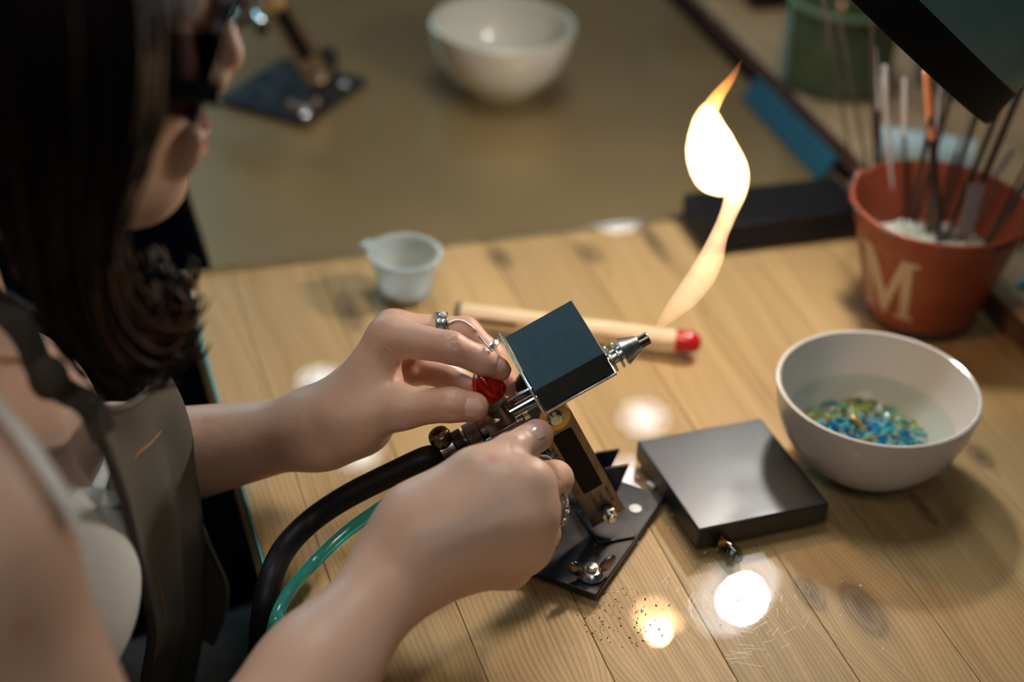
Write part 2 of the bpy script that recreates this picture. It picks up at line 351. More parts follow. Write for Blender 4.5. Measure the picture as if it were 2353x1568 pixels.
# ------------------------------------------------------------------ bench
bench = empty('workbench', W(.33, .7, -.04), 'pine workbench of glued boards filling the right foreground', 'workbench')
edges = [.098, .127, .183, .240, .296, .352, .408, .4643, .5205, .568, .62, .70]
for i in range(len(edges)-1):
    a, b = edges[i]+.00015, edges[i+1]-.00015
    MB().box(W((a+b)/2, .57, -.019), (TU, TV, ZZ), ((b-a)/2, .352, .0147)).build('plank', 'pine', bench, bevel=.0004)
for (a, b) in ((.16, .3), (.64, .3), (.64, .86), (.16, .86)):
    MB().box(W(a, b, -.39), (TU, TV, ZZ), (.025, .025, .355)).build('leg', 'pine', bench)
gl = empty('glass_sheet', W(.33, .57, -.002), 'clear glass sheet laid over the pine workbench, reflecting the lamp', 'glass sheet')
MB().box(W(.333, .57, -.002), (TU, TV, ZZ), (.235, .351, .002)).build('pane', 'glass', gl)
MB().box(W(.0972, .57, -.0021), (TU, TV, ZZ), (.0006, .351, .0020)).add(*[[], []]).build('left_edge', 'glassedge', gl)
MB().box(W(.333, .9216, -.0021), (TU, TV, ZZ), (.236, .0005, .0020)).build('far_edge', 'chrome', gl)
sheet = MB().box(W(.343, 1.30, -.004), (TU, TV, ZZ), (.227, .376, .002)).build('metal_sheet', 'sheet', None, bevel=.0008, loc=W(.343, 1.3, -.004))
tag(sheet, 'worn brownish metal sheet covering the far half of the table', 'metal sheet')
tb2 = MB().box(W(.343, 1.30, -.022), (TU, TV, ZZ), (.222, .372, .0155)).build('far_tabletop', 'bark', None, loc=W(.343, 1.3, -.022)); tag(tb2, 'dark tabletop under the far metal sheet', 'table')
LZ = .016
led = empty('wooden_ledge', W(.8, .9, 0), 'stained wooden ledge board running along the right side of the bench', 'ledge')
for i, (a, b) in enumerate(((.5785, .66), (.6605, .75), (.7505, .9), (.9005, 1.1))):
    MB().box(W((a+b)/2, 1.0, LZ/2+.0004), (TU, TV, ZZ), ((b-a)/2, .75, LZ/2)).build('plank', 'ledge', led, bevel=.0015)
MB().box(W(.5776, 1.0, LZ/2), (TU, TV, ZZ), (.0008, .75, LZ/2-.001)).build('front_edge', 'bark', led)
for a, b in ((.62, .4), (1.05, .4), (.62, 1.6), (1.05, 1.6)): MB().box(W(a, b, -.39), (TU, TV, ZZ), (.025, .025, .355)).build('leg', 'ledge', led)

# ------------------------------------------------------------------ torch
tB = unit((.33, -.945, 0)); tA = V(.84, .30, .45); tA = unit(tA-tB*(tA@tB)); tN = np.cross(tB, tA); tN = tN if tN[2] > 0 else -tN
Pb = P(1385, 1165, .012); Pv = Pb+tN*.073
def T(a, b, n): return Pv+tA*a+tB*b+tN*n
def TL(x, y, b):
    o = CAM-Pv; d = ray(x, y); q = o+d*((b-o@tB)/(d@tB)); return q@tA, b, q@tN
torch = empty('bench_torch', Pb*V(1, 1, 0), 'small bench torch with red valve knob, alight, held by the person', 'torch')
Fc = V(.0481, .6219, 0); e2 = unit((.42, .907, 0)); e1 = unit((-.907, .42, 0))
def plate(x, y, z): return Fc+e1*x+e2*y+ZZ*z
base = MB().box(plate(.038, .0444, .0016), (e1, e2, ZZ), (.038, .0444, .0015)).build('base_plate', 'blacksteel', torch, bevel=.0006)
hp = P(1460, 1170, .0032); MB().lathe(hp, ZZ, [(0, .0033), (.0004, .0033)], 24).build('hole_glint', 'white', torch)  # white disc paints the bright reflection showing through the hole
MB().prism([P(x, y, .0035) for x, y in ((1335, 1180), (1322, 1175), (1372, 1250), (1378, 1252), (1458, 1237), (1461, 1230), (1425, 1160), (1340, 1165))], V(0, 0, .001)).build('foot_plate', 'blacksteel', torch, bevel=.0003)
hor = unit((tA[0], tA[1], 0))
for k, s in enumerate((-.010, -.024)):
    o = P(1385, 1165, .0042)+tB*s
    MB().prism([o+hor*a+ZZ*z for a, z in ((-.010, 0), (.011, 0), (.0165, .0175), (.0035, .0175))], tB*.0012).build('ear', 'blacksteel', torch, bevel=.0002)
MB().cyl(T(.001, -.024, -.069), T(.001, .004, -.069), .0022).build('pivot_bolt', 'steel', torch)
m = MB().hexnut(T(.001, .0105, -.067), T(.001, .0145, -.067), .0042); m.cyl(T(.001, .014, -.067), T(.001, .018, -.067), .0022).build('bolt', 'steel', torch)
wn = empty('x', (0, 0, 0)); bpy.data.objects.remove(wn)
wp = P(1358, 1325, .0031)
wing = MB().lathe(wp, ZZ, [(0, .0060), (.0012, .0066), (.0026, .0060), (.0042, .0044), (.0044, .003), (.0044, .0028)], 28).build('wing_nut', 'steel', torch)
for s, top in ((-1, .012), (1, .011)):
    c = wp+hor*s*.0080+ZZ*.0066
    MB().ball(c, (.0058, .0018, .0034), (unit(hor*s*.65+ZZ*.8), tB, unit(hor*s*.8-ZZ*.65)), 14, 8).build('wing', 'brass' if 0 else 'chromedark', wing)
MB().lathe(wp+ZZ*.0025, ZZ, [(0, .0026), (.001, .0029), (.0015, .0026), (.002, .0029), (.0025, .0026), (.003, .0029), (.0048, .0026), (.005, .002)], 24).build('threaded_bolt', 'steel', wing)
# column, sticker, lettering
def coln(pts, b, th): return MB().prism([T(a, b, n) for a, n in pts], tB*th)
arc = [(.0095*math.cos(t), .002+.0095*math.sin(t)) for t in np.linspace(0, math.pi, 12)]
coln([(-.0095, -.0735), (.0095, -.0735)]+arc, .0075, .0018).build('column', 'brushed', torch, bevel=.0003)
coln([(-.0095, -.0735), (.0095, -.0735)]+arc, -.0245, .0018).build('rear_column', 'brushed', torch, bevel=.0003)
def rr(a0, a1, n0, n1, r):
    o = []
    for cx, cy, s in ((a1-r, n1-r, 0), (a0+r, n1-r, 1), (a0+r, n0+r, 2), (a1-r, n0+r, 3)):
        for t in np.linspace(0, math.pi/2, 5): o.append((cx+r*math.cos(t+s*math.pi/2), cy+r*math.sin(t+s*math.pi/2)))
    return o
coln(rr(-.0050, .0058, -.050, -.0065, .0012), .0093, .0002).build('sticker', 'sticker', torch)
def text(s, size, p, xdir, ydir, m, parent, name='lettering', ext=.00008):
    c = bpy.data.curves.new(name, 'FONT'); c.body = s; c.size = size; c.extrude = ext; t_ = bpy.data.objects.new(name, c); COL.objects.link(t_)
    bpy.context.view_layer.update(); me = bpy.data.meshes.new_from_object(t_.evaluated_get(bpy.context.evaluated_depsgraph_get())); bpy.data.objects.remove(t_)
    me.materials.clear(); me.materials.append(M[m]); o = bpy.data.objects.new(name, me); COL.objects.link(o); o.parent = parent
    x = unit(xdir); y = unit(ydir); z = np.cross(x, y); q = np.array(p)-np.array(parent.matrix_basis.translation)
    o.matrix_local = Matrix(((x[0], y[0], z[0], q[0]), (x[1], y[1], z[1], q[1]), (x[2], y[2], z[2], q[2]), (0, 0, 0, 1))); return o
text('NORTEL MACHINERY LTD', .0030, T(-.0086, .0094, -.013), -tN, tA, 'ink', torch)
for i, s in enumerate(('MADE IN', 'TORONTO', 'CANADA')): text(s, .0028, T(.0052-.0042*i, .0094, -.0525), -tN, tA, 'ink', torch)
# head of the torch
ax = lambda a, b=-.013, n=0.: T(a, b, n)
MB().cyl(ax(.0535), ax(.0605), .0032).build('nozzle_tip', 'chromedark', torch)
MB().lathe(ax(.0455), tA, [(0, .0066), (.0006, .0073), (.0090, .0042), (.0096, .0038)], 40).build('nozzle_cone', 'alu', torch)
MB().cyl(ax(.028), ax(.0460), .0036).build('nozzle_neck', 'alu', torch)
for s in (.0345, .0385, .0425): MB().lathe(ax(s), tA, [(0, .0068), (.0003, .0073), (.0010, .0073), (.0013, .0068)], 36).build('cooling_fin', 'alu', torch)
MB().cyl(ax(-.002), ax(.030), .0058).build('barrel', 'chrome', torch)
MB().cyl(ax(-.0175), ax(.006), .0082, ch=.0008).build('barrel_collar', 'chrome', torch)
MB().lathe(T(.0008, .0093, .0045), tB, [(0, .0082), (.0012, .0082), (.0014, .0078)], 40).build('washer', 'brass', torch)
sc1 = MB().lathe(T(.0012, .0106, .0050), tB, [(0, .0040), (.0012, .0040), (.0024, .0030), (.0026, .0020)], 28).build('screw_head', 'chrome', torch)
MB().cyl(T(0, -.024, .0), T(0, .009, .0), .003).build('crossbolt', 'steel', torch)
# valve block
vb = MB(); vb.cyl(ax(-.034), ax(-.015), .0068); vb.ball(ax(-.0245), .0088)
vb.cyl(T(-.021, -.013, .004), T(-.021, -.013, .013), .0062); vb.cyl(T(-.034, .001, -.001), T(-.012, .001, -.001), .0056)
vb.box(T(-.023, -.006, -.0005), (tA, tB, tN), (.0075, .0068, .0062)); vb.build('valve_body', 'chromedark', torch, bevel=.0006)
MB().hexnut(T(-.0205, -.013, .0120), T(-.0205, -.013, .0190), .0062).build('knob_nut', 'steel', torch)
kn = MB().lathe(T(-.0205, -.013, .0180), tN, [(0, .0060), (.0003, .0080), (.0045, .0084), (.0050, .0082), (.0125, .0040), (.0132, .0034)], 48).build('red_knob', 'red', torch); kn['label'] = 'red anodised conical knob'
kg = MB()
for i in range(36):
    a = 2*math.pi*i/36; c = T(-.0205, -.013, .0203)+(tA*math.cos(a)+tB*math.sin(a))*.0083
    kg.box(c, (tA*math.cos(a)+tB*math.sin(a), -tA*math.sin(a)+tB*math.cos(a), tN), (.0003, .00035, .0020))
kg.build('grip_ridges', 'red', kn)['kind'] = 'stuff'
MB().cyl(T(-.0205, -.013, .0310), T(-.0205, -.013, .0316), .0026).build('knob_cap', 'silver', kn)
MB().hexnut(ax(-.0415), ax(-.034), .0072).build('hex_nut', 'chromedark', torch)
MB().cyl(ax(-.0435), ax(-.0410), .0050).build('nipple', 'chromedark', torch)
MB().cyl(ax(-.0480), ax(-.0430), .0068).build('ferrule', 'rubber', torch)
MB().cyl(ax(-.0560), ax(-.0480), .0072).build('hose_clamp', 'chromedark', torch)
cs = MB().lathe(T(-.0525, -.013, .0062), tN, [(0, .0055), (.004, .0058), (.0062, .0050), (.0066, .003)], 24); cs.build('clamp_screw_housing', 'chromedark', torch, bevel=.0003)
for d1, d2 in ((tA, tB), (tB, tA)): MB().box(T(-.0525, -.013, .0130), (d1, d2, tN), (.0026, .0004, .0003)).build('screw_slot', 'sticker', torch)
MB().hexnut(T(-.0405, .001, -.001), T(-.034, .001, -.001), .0060).build('hex_nut', 'chromedark', torch)
MB().hexnut(T(-.0475, .001, -.0012), T(-.0425, .001, -.0012), .0050).build('hex_nut', 'chromedark', torch)
MB().cyl(T(-.0520, .001, -.0014), T(-.040, .001, -.001), .0034).build('nipple', 'chromedark', torch)
# silver valve
MB().cyl(T(-.0165, .004, -.0030), T(-.0165, .012, -.0032), .0046).build('silver_valve_stem', 'chromedark', torch)
sk = MB().lathe(T(-.0165, .011, -.0034), tB, [(0, .0066), (.001, .0075), (.014, .0080), (.0155, .0070)], 40).build('silver_knob', 'chrome', torch)
MB().cyl(T(-.0165, .0262, -.0034), T(-.0165, .0285, -.0034), .0042).build('knob_cap', 'rubber', sk)
# marver block and bracket
marv = MB().box(T(.0175, -.0035, .0265), (tA, tB, tN), (.0185, .0235, .0065)).build('marver_block', 'marver', torch, bevel=.0004)
MB().box(T(.0175, -.003, .0192), (tA, tB, tN), (.0190, .0245, .0007)).build('marver_bracket', 'alu', torch, bevel=.0003)
MB().box(T(-.0024, -.003, .0275), (tA, tB, tN), (.0006, .0245, .0090)).build('bracket_flange', 'alu', torch, bevel=.0003)
MB().box(T(.012, .0, .0145), (tA, tB, tN), (.012, .010, .004)).build('bracket_mount', 'brushed', torch, bevel=.0005)
# second torch far behind: same make without the marver
back = copy_tree(torch, None, (-.208, .492, 0)); tag(back, 'unlit bench torch standing behind the glasses of the person, blurred', 'torch')
for ch in list(back.children):
    if ch.name.split('.')[0] in ('marver_block', 'marver_bracket', 'bracket_flange', 'bracket_mount', 'lettering', 'grip_ridges'): bpy.data.objects.remove(ch)
# ------------------------------------------------------------------ hoses
def Pz(l): return [P(*q) for q in l]
bl = [ax(-.050), ax(-.058, -.013, -.0002)]+Pz([(975, 1055, .052), (900, 1090, .044), (800, 1140, .032), (715, 1197, .019), (655, 1260, .015), (622, 1330, .016), (606, 1410, .004), (598, 1500, -.028), (600, 1620, -.12)])
o = MB().tube(spline(bl, 70), .0060, 16).build('black_gas_hose', 'rubber', None, loc=bl[4]); tag(o, 'thick black rubber gas hose curving off the bench edge', 'hose')
grn = [T(-.049, .001, -.0014), T(-.056, .001, -.0020)]+Pz([(1010, 1090, .045), (965, 1113, .040), (900, 1150, .030), (800, 1220, .016), (715, 1300, .006), (655, 1375, .010), (630, 1440, .005), (618, 1510, -.02), (612, 1600, -.08)])
gp = spline(grn, 80); o = empty('green_gas_hose', grn[5], 'thin translucent green gas hose beside the thick black one', 'hose')
MB().tube(gp, .0033, 14).build('tube', 'green_tube', o)
MB().tube(gp[4:14], .0048, 14).build('sleeve', 'green_tube', o); MB().tube(gp[16:22], .0044, 14).build('sleeve', 'green_tube', o)
# ------------------------------------------------------------------ flame
def flame_part(FS, th0):
    ys = np.array([q[0] for q in FS][::-1], float); yy = np.linspace(ys[-1], ys[0], 70); cols_ = []
    for k in (1, 2, 3):
        a_ = np.interp(yy, ys, np.array([q[k] for q in FS][::-1])); 
        for _ in range(3): a_[1:-1] = .25*a_[:-2]+.5*a_[1:-1]+.25*a_[2:]
        cols_.append(a_)
    m = MB(); SEG = 28; fv = []
    for i, y in enumerate(yy):
        c = D((cols_[0][i]+cols_[1][i])/2, y, cols_[2][i]); w = (cols_[1][i]-cols_[0][i])/2/f_px*cols_[2][i]; th = min(w, th0)
        for k in range(SEG): a_ = 2*math.pi*k/SEG; fv.append(c+R*w*math.cos(a_)+F*th*math.sin(a_))
    m.add(fv, [(j*SEG+i, j*SEG+(i+1) % SEG, (j+1)*SEG+(i+1) % SEG, (j+1)*SEG+i) for j in range(len(yy)-1) for i in range(SEG)]+[tuple(range(SEG-1, -1, -1)), tuple((len(yy)-1)*SEG+i for i in range(SEG))]); return m
FA = [(752, 1506, 1526, .825), (745, 1506, 1540, .826), (700, 1530, 1603, .835), (650, 1564, 1643, .845), (600, 1597, 1664, .852), (550, 1625, 1671, .858), (505, 1647, 1690, .863), (478, 1657, 1703, .866), (455, 1663, 1714, .868), (430, 1664, 1722, .871), (400, 1662, 1724, .873),
      (370, 1658, 1717, .875), (340, 1650, 1701, .877), (310, 1642, 1684, .879), (290, 1636, 1670, .880), (270, 1634, 1655, .880), (250, 1634, 1640, .880)]
FB = [(454, 1650, 1666, .870), (450, 1632, 1676, .870), (442, 1614, 1684, .871), (425, 1597, 1690, .873), (400, 1584, 1696, .875), (370, 1576, 1698, .877), (340, 1574, 1694, .879), (310, 1579, 1684, .880), (290, 1585, 1670, .881), (272, 1590, 1660, .880), (258, 1598, 1652, .879), (245, 1606, 1640, .877), (236, 1616, 1632, .876)]
FC = [(430, 1630, 1640, .872), (400, 1612, 1636, .874), (360, 1600, 1634, .877), (320, 1597, 1630, .878), (290, 1599, 1632, .877), (265, 1604, 1648, .875), (240, 1614, 1658, .872), (220, 1629, 1668, .869), (200, 1647, 1681, .866), (180, 1667, 1692, .862), (160, 1684, 1700, .858), (138, 1701, 1706, .855)]
fm = bpy.data.materials.new('flame_fire'); fm.use_nodes = True; fm.node_tree.nodes.remove(fm.node_tree.nodes['Principled BSDF'])
ev = nd(fm, 'ShaderNodeEmission'); lk(fm, ev.outputs[0], fm.node_tree.nodes['Material Output'].inputs['Volume'])
g = nd(fm, 'ShaderNodeNewGeometry'); sp = nd(fm, 'ShaderNodeSeparateXYZ'); lk(fm, g.outputs['Position'], sp.inputs[0])
zr = [D(1520, 750, .826)[2], D(1703, 140, .855)[2]]
mr = nd(fm, 'ShaderNodeMapRange'); mr.inputs[1].default_value = zr[0]; mr.inputs[2].default_value = zr[1]; lk(fm, sp.outputs[2], mr.inputs[0])
cr = nd(fm, 'ShaderNodeValToRGB'); lk(fm, mr.outputs[0], cr.inputs[0]); el = cr.color_ramp.elements
el[0].position = 0; el[0].color = (.75, .48, .34, 1); el[1].position = 1; el[1].color = (.6, .15, .03, 1)
for p_, c_ in ((.12, (.8, .44, .24, 1)), (.35, (1, .56, .27, 1)), (.58, (1, .54, .23, 1)), (.72, (1, .46, .13, 1)), (.80, (.9, .32, .06, 1))):
    e = el.new(p_); e.color = c_
st = nd(fm, 'ShaderNodeValToRGB'); lk(fm, mr.outputs[0], st.inputs[0]); el = st.color_ramp.elements
el[0].position = 0; el[0].color = (.05,)*3+(1,); el[1].position = 1; el[1].color = (.10,)*3+(1,)
for p_, c_ in ((.05, .07), (.15, .15), (.3, .38), (.42, .7), (.55, 1.0), (.68, .85), (.76, .45), (.9, .28)): e = el.new(p_); e.color = (c_, c_, c_, 1)
nz = nd(fm, 'ShaderNodeTexNoise'); nz.inputs['Scale'].default_value = 90; nz.inputs['Detail'].default_value = 1; lk(fm, g.outputs['Position'], nz.inputs['Vector'])
mn = nd(fm, 'ShaderNodeMapRange'); mn.inputs[1].default_value = .35; mn.inputs[2].default_value = .65; mn.inputs[3].default_value = .80; mn.inputs[4].default_value = 1.2; lk(fm, nz.outputs[0], mn.inputs[0])
mu = nd(fm, 'ShaderNodeMath', operation='MULTIPLY'); lk(fm, st.outputs[0], mu.inputs[0]); lk(fm, mn.outputs[0], mu.inputs[1])
mu2 = nd(fm, 'ShaderNodeMath', operation='MULTIPLY'); mu2.inputs[1].default_value = 750; lk(fm, mu.outputs[0], mu2.inputs[0])
lk(fm, cr.outputs[0], ev.inputs[0]); lk(fm, mu2.outputs[0], ev.inputs[1])
fo = empty('flame', D(1520, 745, .826), 'curling yellow-white flame rising from the torch nozzle', 'flame')
for nm_, q_, th_ in (('stem', FA, .0085), ('curl', FB, .0135), ('tail', FC, .0045)): flame_part(q_, th_).build(nm_, fm, fo, sharp=180)
l = bpy.data.lights.new('flame_light', 'POINT'); l.energy = .35; l.color = (1, .6, .3); l.shadow_soft_size = .008
lo = bpy.data.objects.new('flame_light', l); COL.objects.link(lo); lo.location = tuple(D(1650, 390, .866)); lo.parent = None

# ------------------------------------------------------------------ bowls
def bowl_mesh(c, r, h, th=.0026, foot=.5):
    prof_o = [(0, r*foot*.92), (.002, r*foot), (h*.10, r*.60), (h*.25, r*.74), (h*.45, r*.87), (h*.7, r*.955), (h*.93, r*.995), (h, r*.995)]
    prof_i = [(h+.0006, r-th*.5), (h, r-th), (h*.7, r*.955-th), (h*.45, r*.87-th), (h*.27, r*.75-th), (h*.19, r*.62), (h*.16, r*.35), (h*.155, .0005)]
    return MB().lathe(c, ZZ, [(0, .0005)]+prof_o+prof_i, 72)
bc = V(.1962, .7458, .0001)
bw = empty('porcelain_bowl', bc, 'white porcelain bowl of water with coloured glass chips, right foreground', 'bowl')
bowl_mesh(bc, .0548, .051).build('bowl_wall', 'porcelain', bw)
wt = MB().lathe(bc+ZZ*.0275, ZZ, [(0, .0443), (.0004, .0446)], 64).build('water', 'water', None, loc=bc+ZZ*.0275); tag(wt, 'clear water filling half of the front white bowl', 'water', kind='stuff')
def shards(name, cen, rad, n, size, cols, z0, label, group=None, cat='glass chips', spread=None):
    """loose splinters nobody could count: one object"""
    me = bpy.data.meshes.new(name); vs = []; fs = []; mi = []
    for i in range(n):
        a = rng.uniform(0, 2*math.pi); rr_ = rad*math.sqrt(rng.uniform()); c = V(cen[0]+rr_*math.cos(a)*(spread[0] if spread else 1), cen[1]+rr_*math.sin(a)*(spread[1] if spread else 1), z0+rng.uniform(0, size*.8))
        X = unit(rng.normal(size=3)*V(1, 1, .4)); Y = unit(np.cross(X, rng.normal(size=3))); Z = np.cross(X, Y); s = size*rng.uniform(.5, 1.3)
        h = (s, s*rng.uniform(.3, .7), s*rng.uniform(.15, .35)); b = len(vs)
        vs += [tuple(c+sx*X*h[0]+sy*Y*h[1]*(1 if sx > 0 else .6)+sz*Z*h[2]) for sz in (-1, 1) for sy in (-1, 1) for sx in (-1, 1)]
        fs += [tuple(b+k for k in q) for q in ((0, 2, 3, 1), (4, 5, 7, 6), (0, 1, 5, 4), (2, 6, 7, 3), (0, 4, 6, 2), (1, 3, 7, 5))]; mi += [int(rng.integers(len(cols)))]*6
    cen3 = V(cen[0], cen[1], z0); me.from_pydata([tuple(np.array(v)-cen3) for v in vs], [], fs)
    for c in cols: me.materials.append(c)
    me.polygons.foreach_set('material_index', mi)
    o = bpy.data.objects.new(name, me); COL.objects.link(o); o.location = tuple(cen3); tag(o, label, cat, group, 'stuff'); return o
gb = [mat('blue_glass', (.01, .22, .50), .1), mat('cyan_glass', (.02, .38, .50), .1), mat('deep_blue_glass', (.008, .08, .34), .1)]
gy = [mat('olive_glass', (.30, .32, .08), .12), mat('clear_greenish_glass', (.40, .48, .42), .12), mat('teal_glass', (.15, .40, .42), .12)]
gd = [mat('amber_glass', (.55, .25, .02), .12), mat('dark_red_glass', (.22, .02, .015), .12), mat('brown_glass', (.08, .04, .03), .12)]
zb = .0130
shards('blue_glass_chips', bc+V(-.001, -.008, 0), .030, 300, .0030, gb, zb, 'heap of bright blue glass chips under the water of the front bowl')
shards('pale_glass_chips', bc+V(-.002, .004, 0), .035, 420, .0026, gy, zb, 'pale green and olive glass chips spread around the blue ones in the bowl')
shards('dark_glass_chips', bc+V(-.006, -.016, 0), .013, 22, .0028, gd, zb+.002, 'few dark red and brown chips at the near side of the bowl')
o = MB().tube(spline([P(1955, 958, .017), P(1975, 975, .016), P(1998, 1000, .012)], 8), .0016, 8, .6).build('amber_splinter', gd[0], None, loc=P(1975, 975, .016)); tag(o, 'long amber glass splinter lying across the chips in the bowl', 'glass splinter')
bc2 = V(-.0205, 1.2035, -.0018)
bw2 = empty('cream_bowl', bc2, 'cream white bowl standing on the metal sheet at the back', 'bowl')
bowl_mesh(bc2, .0550, .053, foot=.55).build('bowl_wall', 'porcelain2', bw2)
o = MB().lathe(bc2+ZZ*.016, ZZ, [(0, .036), (.0004, .0365)], 48).build('sandy_liquid', mat('sandy_liquid', (.40, .30, .16), .2), None, loc=bc2+ZZ*.016); tag(o, 'sandy residue at the bottom of the cream bowl', 'residue', kind='stuff')
# far white bowl, cut by the frame
fb = V(.158, 1.423, 0); fb = W(.612, 1.283, LZ+.001)
o = empty('white_dish', fb, 'white dish on the ledge cut by the top of the picture', 'bowl'); bowl_mesh(fb, .048, .05, foot=.6).build('bowl_wall', 'porcelain', o)
# ------------------------------------------------------------------ plastic cup
cc = V(-.0685, .8950, .0002)
cup = empty('plastic_cup', cc, 'small translucent plastic sauce cup behind the left hand', 'cup')
MB().lathe(cc, ZZ, [(0, .0005), (0, .0150), (.001, .0162), (.0270, .0205), (.0272, .0232), (.0284, .0234), (.0284, .0200), (.0268, .0198), (.0016, .0156), (.0012, .0005)], 48).build('cup_wall', 'milky', cup)
MB().box(cc+V(-.0235, .008, .0277), (unit((-1, .35, 0)), unit((.35, 1, 0)), ZZ), (.004, .005, .0005)).build('lid_tab', 'milky', cup, bevel=.0004)
o = MB().lathe(cc+ZZ*.0016, ZZ, [(0, .0150), (.003, .0155), (.0042, .011), (.0046, .0005)], 36).build('white_powder', 'white', None, loc=cc+ZZ*.0016); tag(o, 'white powder in the bottom of the small plastic cup', 'powder', kind='stuff')
# ------------------------------------------------------------------ giant match
mA, mBp = P(1048, 718, .0068), P(1612, 790, .0068); md = unit(mBp-mA); ml = np.linalg.norm(mBp-mA)
mt = empty('giant_match', mA*V(1, 1, 0), 'oversized wooden match with red head lying behind the torch', 'match')
MB().lathe(mA+md*.0025, md, [(0, .0062), (ml-.016, .0062)], 8, .5).build('stick', 'pale', mt, bevel=.0003)
MB().lathe(mA, md, [(0, .0062), (.0005, .0067), (.0024, .0067), (.0030, .0062)], 24).build('end_ring', mat('dark_green_ring', (.02, .045, .035), .4), mt)
MB().lathe(mA+md*(ml-.0155), md, [(0, .0063), (.0005, .0068), (.008, .0068), (.012, .0058), (.0145, .0036), (.0155, .0006)], 32).build('red_head', 'redcap', mt)
pz = md*.022+mA+V(0, 0, .0)
text('MATCH', .0001, mA, md, ZZ, 'ink', mt) if 0 else None
MB().box(mA+md*.026+unit(np.cross(md, ZZ))*.0058, (md, ZZ, unit(np.cross(md, ZZ))), (.012, .0016, .0003)).build('printed_strip', mat('printed_strip', (.16, .10, .05), .5), mt)
# ------------------------------------------------------------------ graphite block
q = [P(1470, 1010, .0125), P(1755, 958, .0125), P(1900, 1160, .0125)]; c0 = (q[0]+q[2])/2; gx = unit((q[1]-q[0])*V(1, 1, 0)); gy_ = unit(np.cross(ZZ, gx))
o = MB().box(V(c0[0], c0[1], .0064), (gx, gy_, ZZ), (.0376, .0392, .0061)).build('graphite_block', 'graphite', None, bevel=.0012, loc=V(c0[0], c0[1], .0064)); tag(o, 'square black graphite block between the torch and the white bowl', 'graphite block')
# glass capsule
k0, k1 = P(1656, 1243, .0042), P(1690, 1278, .0042); kd_ = unit(k1-k0)
cp = empty('glass_capsule', (k0+k1)/2*V(1, 1, 0), 'tiny glass capsule with red chips inside, in front of the graphite block', 'capsule')
L = np.linalg.norm(k1-k0)
MB().lathe(k0-kd_*.003, kd_, [(-.0012, .0004), (-.0004, .0024), (.0025, .0040), (L+.0035, .0040), (L+.0062, .0024), (L+.007, .0004)], 24).build('glass_wall', sheer('capsule_glass', (.60, .66, .64), .03), cp)
for i in range(9):
    c = k0+kd_*(L*i/9.)+V(rnd.uniform(-.001, .001), rnd.uniform(-.001, .001), rnd.uniform(-.0012, .0004))
    MB().box(c, (unit(rng.normal(size=3)), unit(rng.normal(size=3)), ZZ), (.0020, .0009, .0008)).build('glass_bit', (mat('bit_red', (.6, .03, .01), .2) if i < 2 else gd[0] if i == 2 else gd[1] if i in (3, 5) else gy[1] if i % 2 else M['sticker']), cp)
# fine scratches in the glass round the lamp reflection
m = MB()
for i in range(46):
    a = rnd.uniform(-.3, 3.6); r_ = rnd.uniform(75, 190); x, y = 1700+r_*math.cos(a), 1385+r_*.75*math.sin(a); t_ = a+math.pi/2+rnd.uniform(-.35, .35); L_ = rnd.uniform(.0015, .007)
    m.box(P(x, y, .00006), ((math.cos(t_), -math.sin(t_), 0), (math.sin(t_), math.cos(t_), 0), ZZ), (L_, .00006, .00004))
m.build('scratches', mat('glass_scratch', (.75, .74, .70), .3), gl)['kind'] = 'stuff'
# crumbs
crm = [mat('clear_crumb', (.62, .66, .66), .1), mat('white_crumb', (.7, .68, .66), .3)]
for k, (x, y, n, r) in enumerate(((1620, 1420, 40, .045), (1900, 1480, 30, .05), (1540, 1250, 30, .03))):
    c = P(x, y); shards('glass_crumbs', c, r, n, .00055, crm, .0004, ('tiny clear glass crumbs scattered round the lamp reflection', 'tiny clear glass crumbs on the boards at the lower right', 'tiny clear glass crumbs beside the torch base plate')[k], cat='crumbs')
shards('black_specks', P(1430, 1420), .022, 90, .0005, [M['sticker']], .0003, 'black soot specks on the bench in front of the torch plate', cat='specks')
shards('plate_crumbs', P(1380, 1220), .022, 14, .0005, crm, .0046, 'tiny crumbs lying on the torch base plate', cat='crumbs')
for (x, y, m_, nm, s, lb) in ((1465, 1100, gd[1], 'red_glass_chip', .0022, 'small dark red glass chip between torch and graphite block'), (1495, 1115, crm[0], 'clear_glass_chip', .0026, 'clear glass chip leaning by the corner of the torch plate'), (1378, 1055, gy[2], 'teal_glass_chip', .0016, 'tiny teal glass chip behind the torch column'), (1350, 1062, crm[1], 'pale_glass_chip', .0012, 'tiny pale glass chip behind the torch column')):
    o = MB().box(P(x, y, s*.45), (unit((.7, -.7, 0)), unit((.7, .7, 0)), ZZ), (s, s*.45, s*.4)).build(nm, m_, None, bevel=s*.15, loc=P(x, y, s*.45)); tag(o, lb, 'glass chip')
# ------------------------------------------------------------------ black slab and blue strip
o = MB().box(W(.4885, .8935, .0101), (TU, TV, ZZ), (.0565, .0235, .0098)).build('black_slab', 'tray', None, bevel=.0012, loc=W(.4885, .8935, .0101)); tag(o, 'flat black slab lying on the bench behind the flame', 'slab')
o = MB().prism([W(.5500, .948, .0002), W(.5500, 1.085, .0002), W(.5600, 1.085, .0165), W(.5600, .948, .0165)], TU*.0035).build('blue_strip', 'blue', None, bevel=.0004, loc=W(.563, 1.03, .006)); tag(o, 'blue foam strip leaning against the edge of the wooden ledge', 'strip')
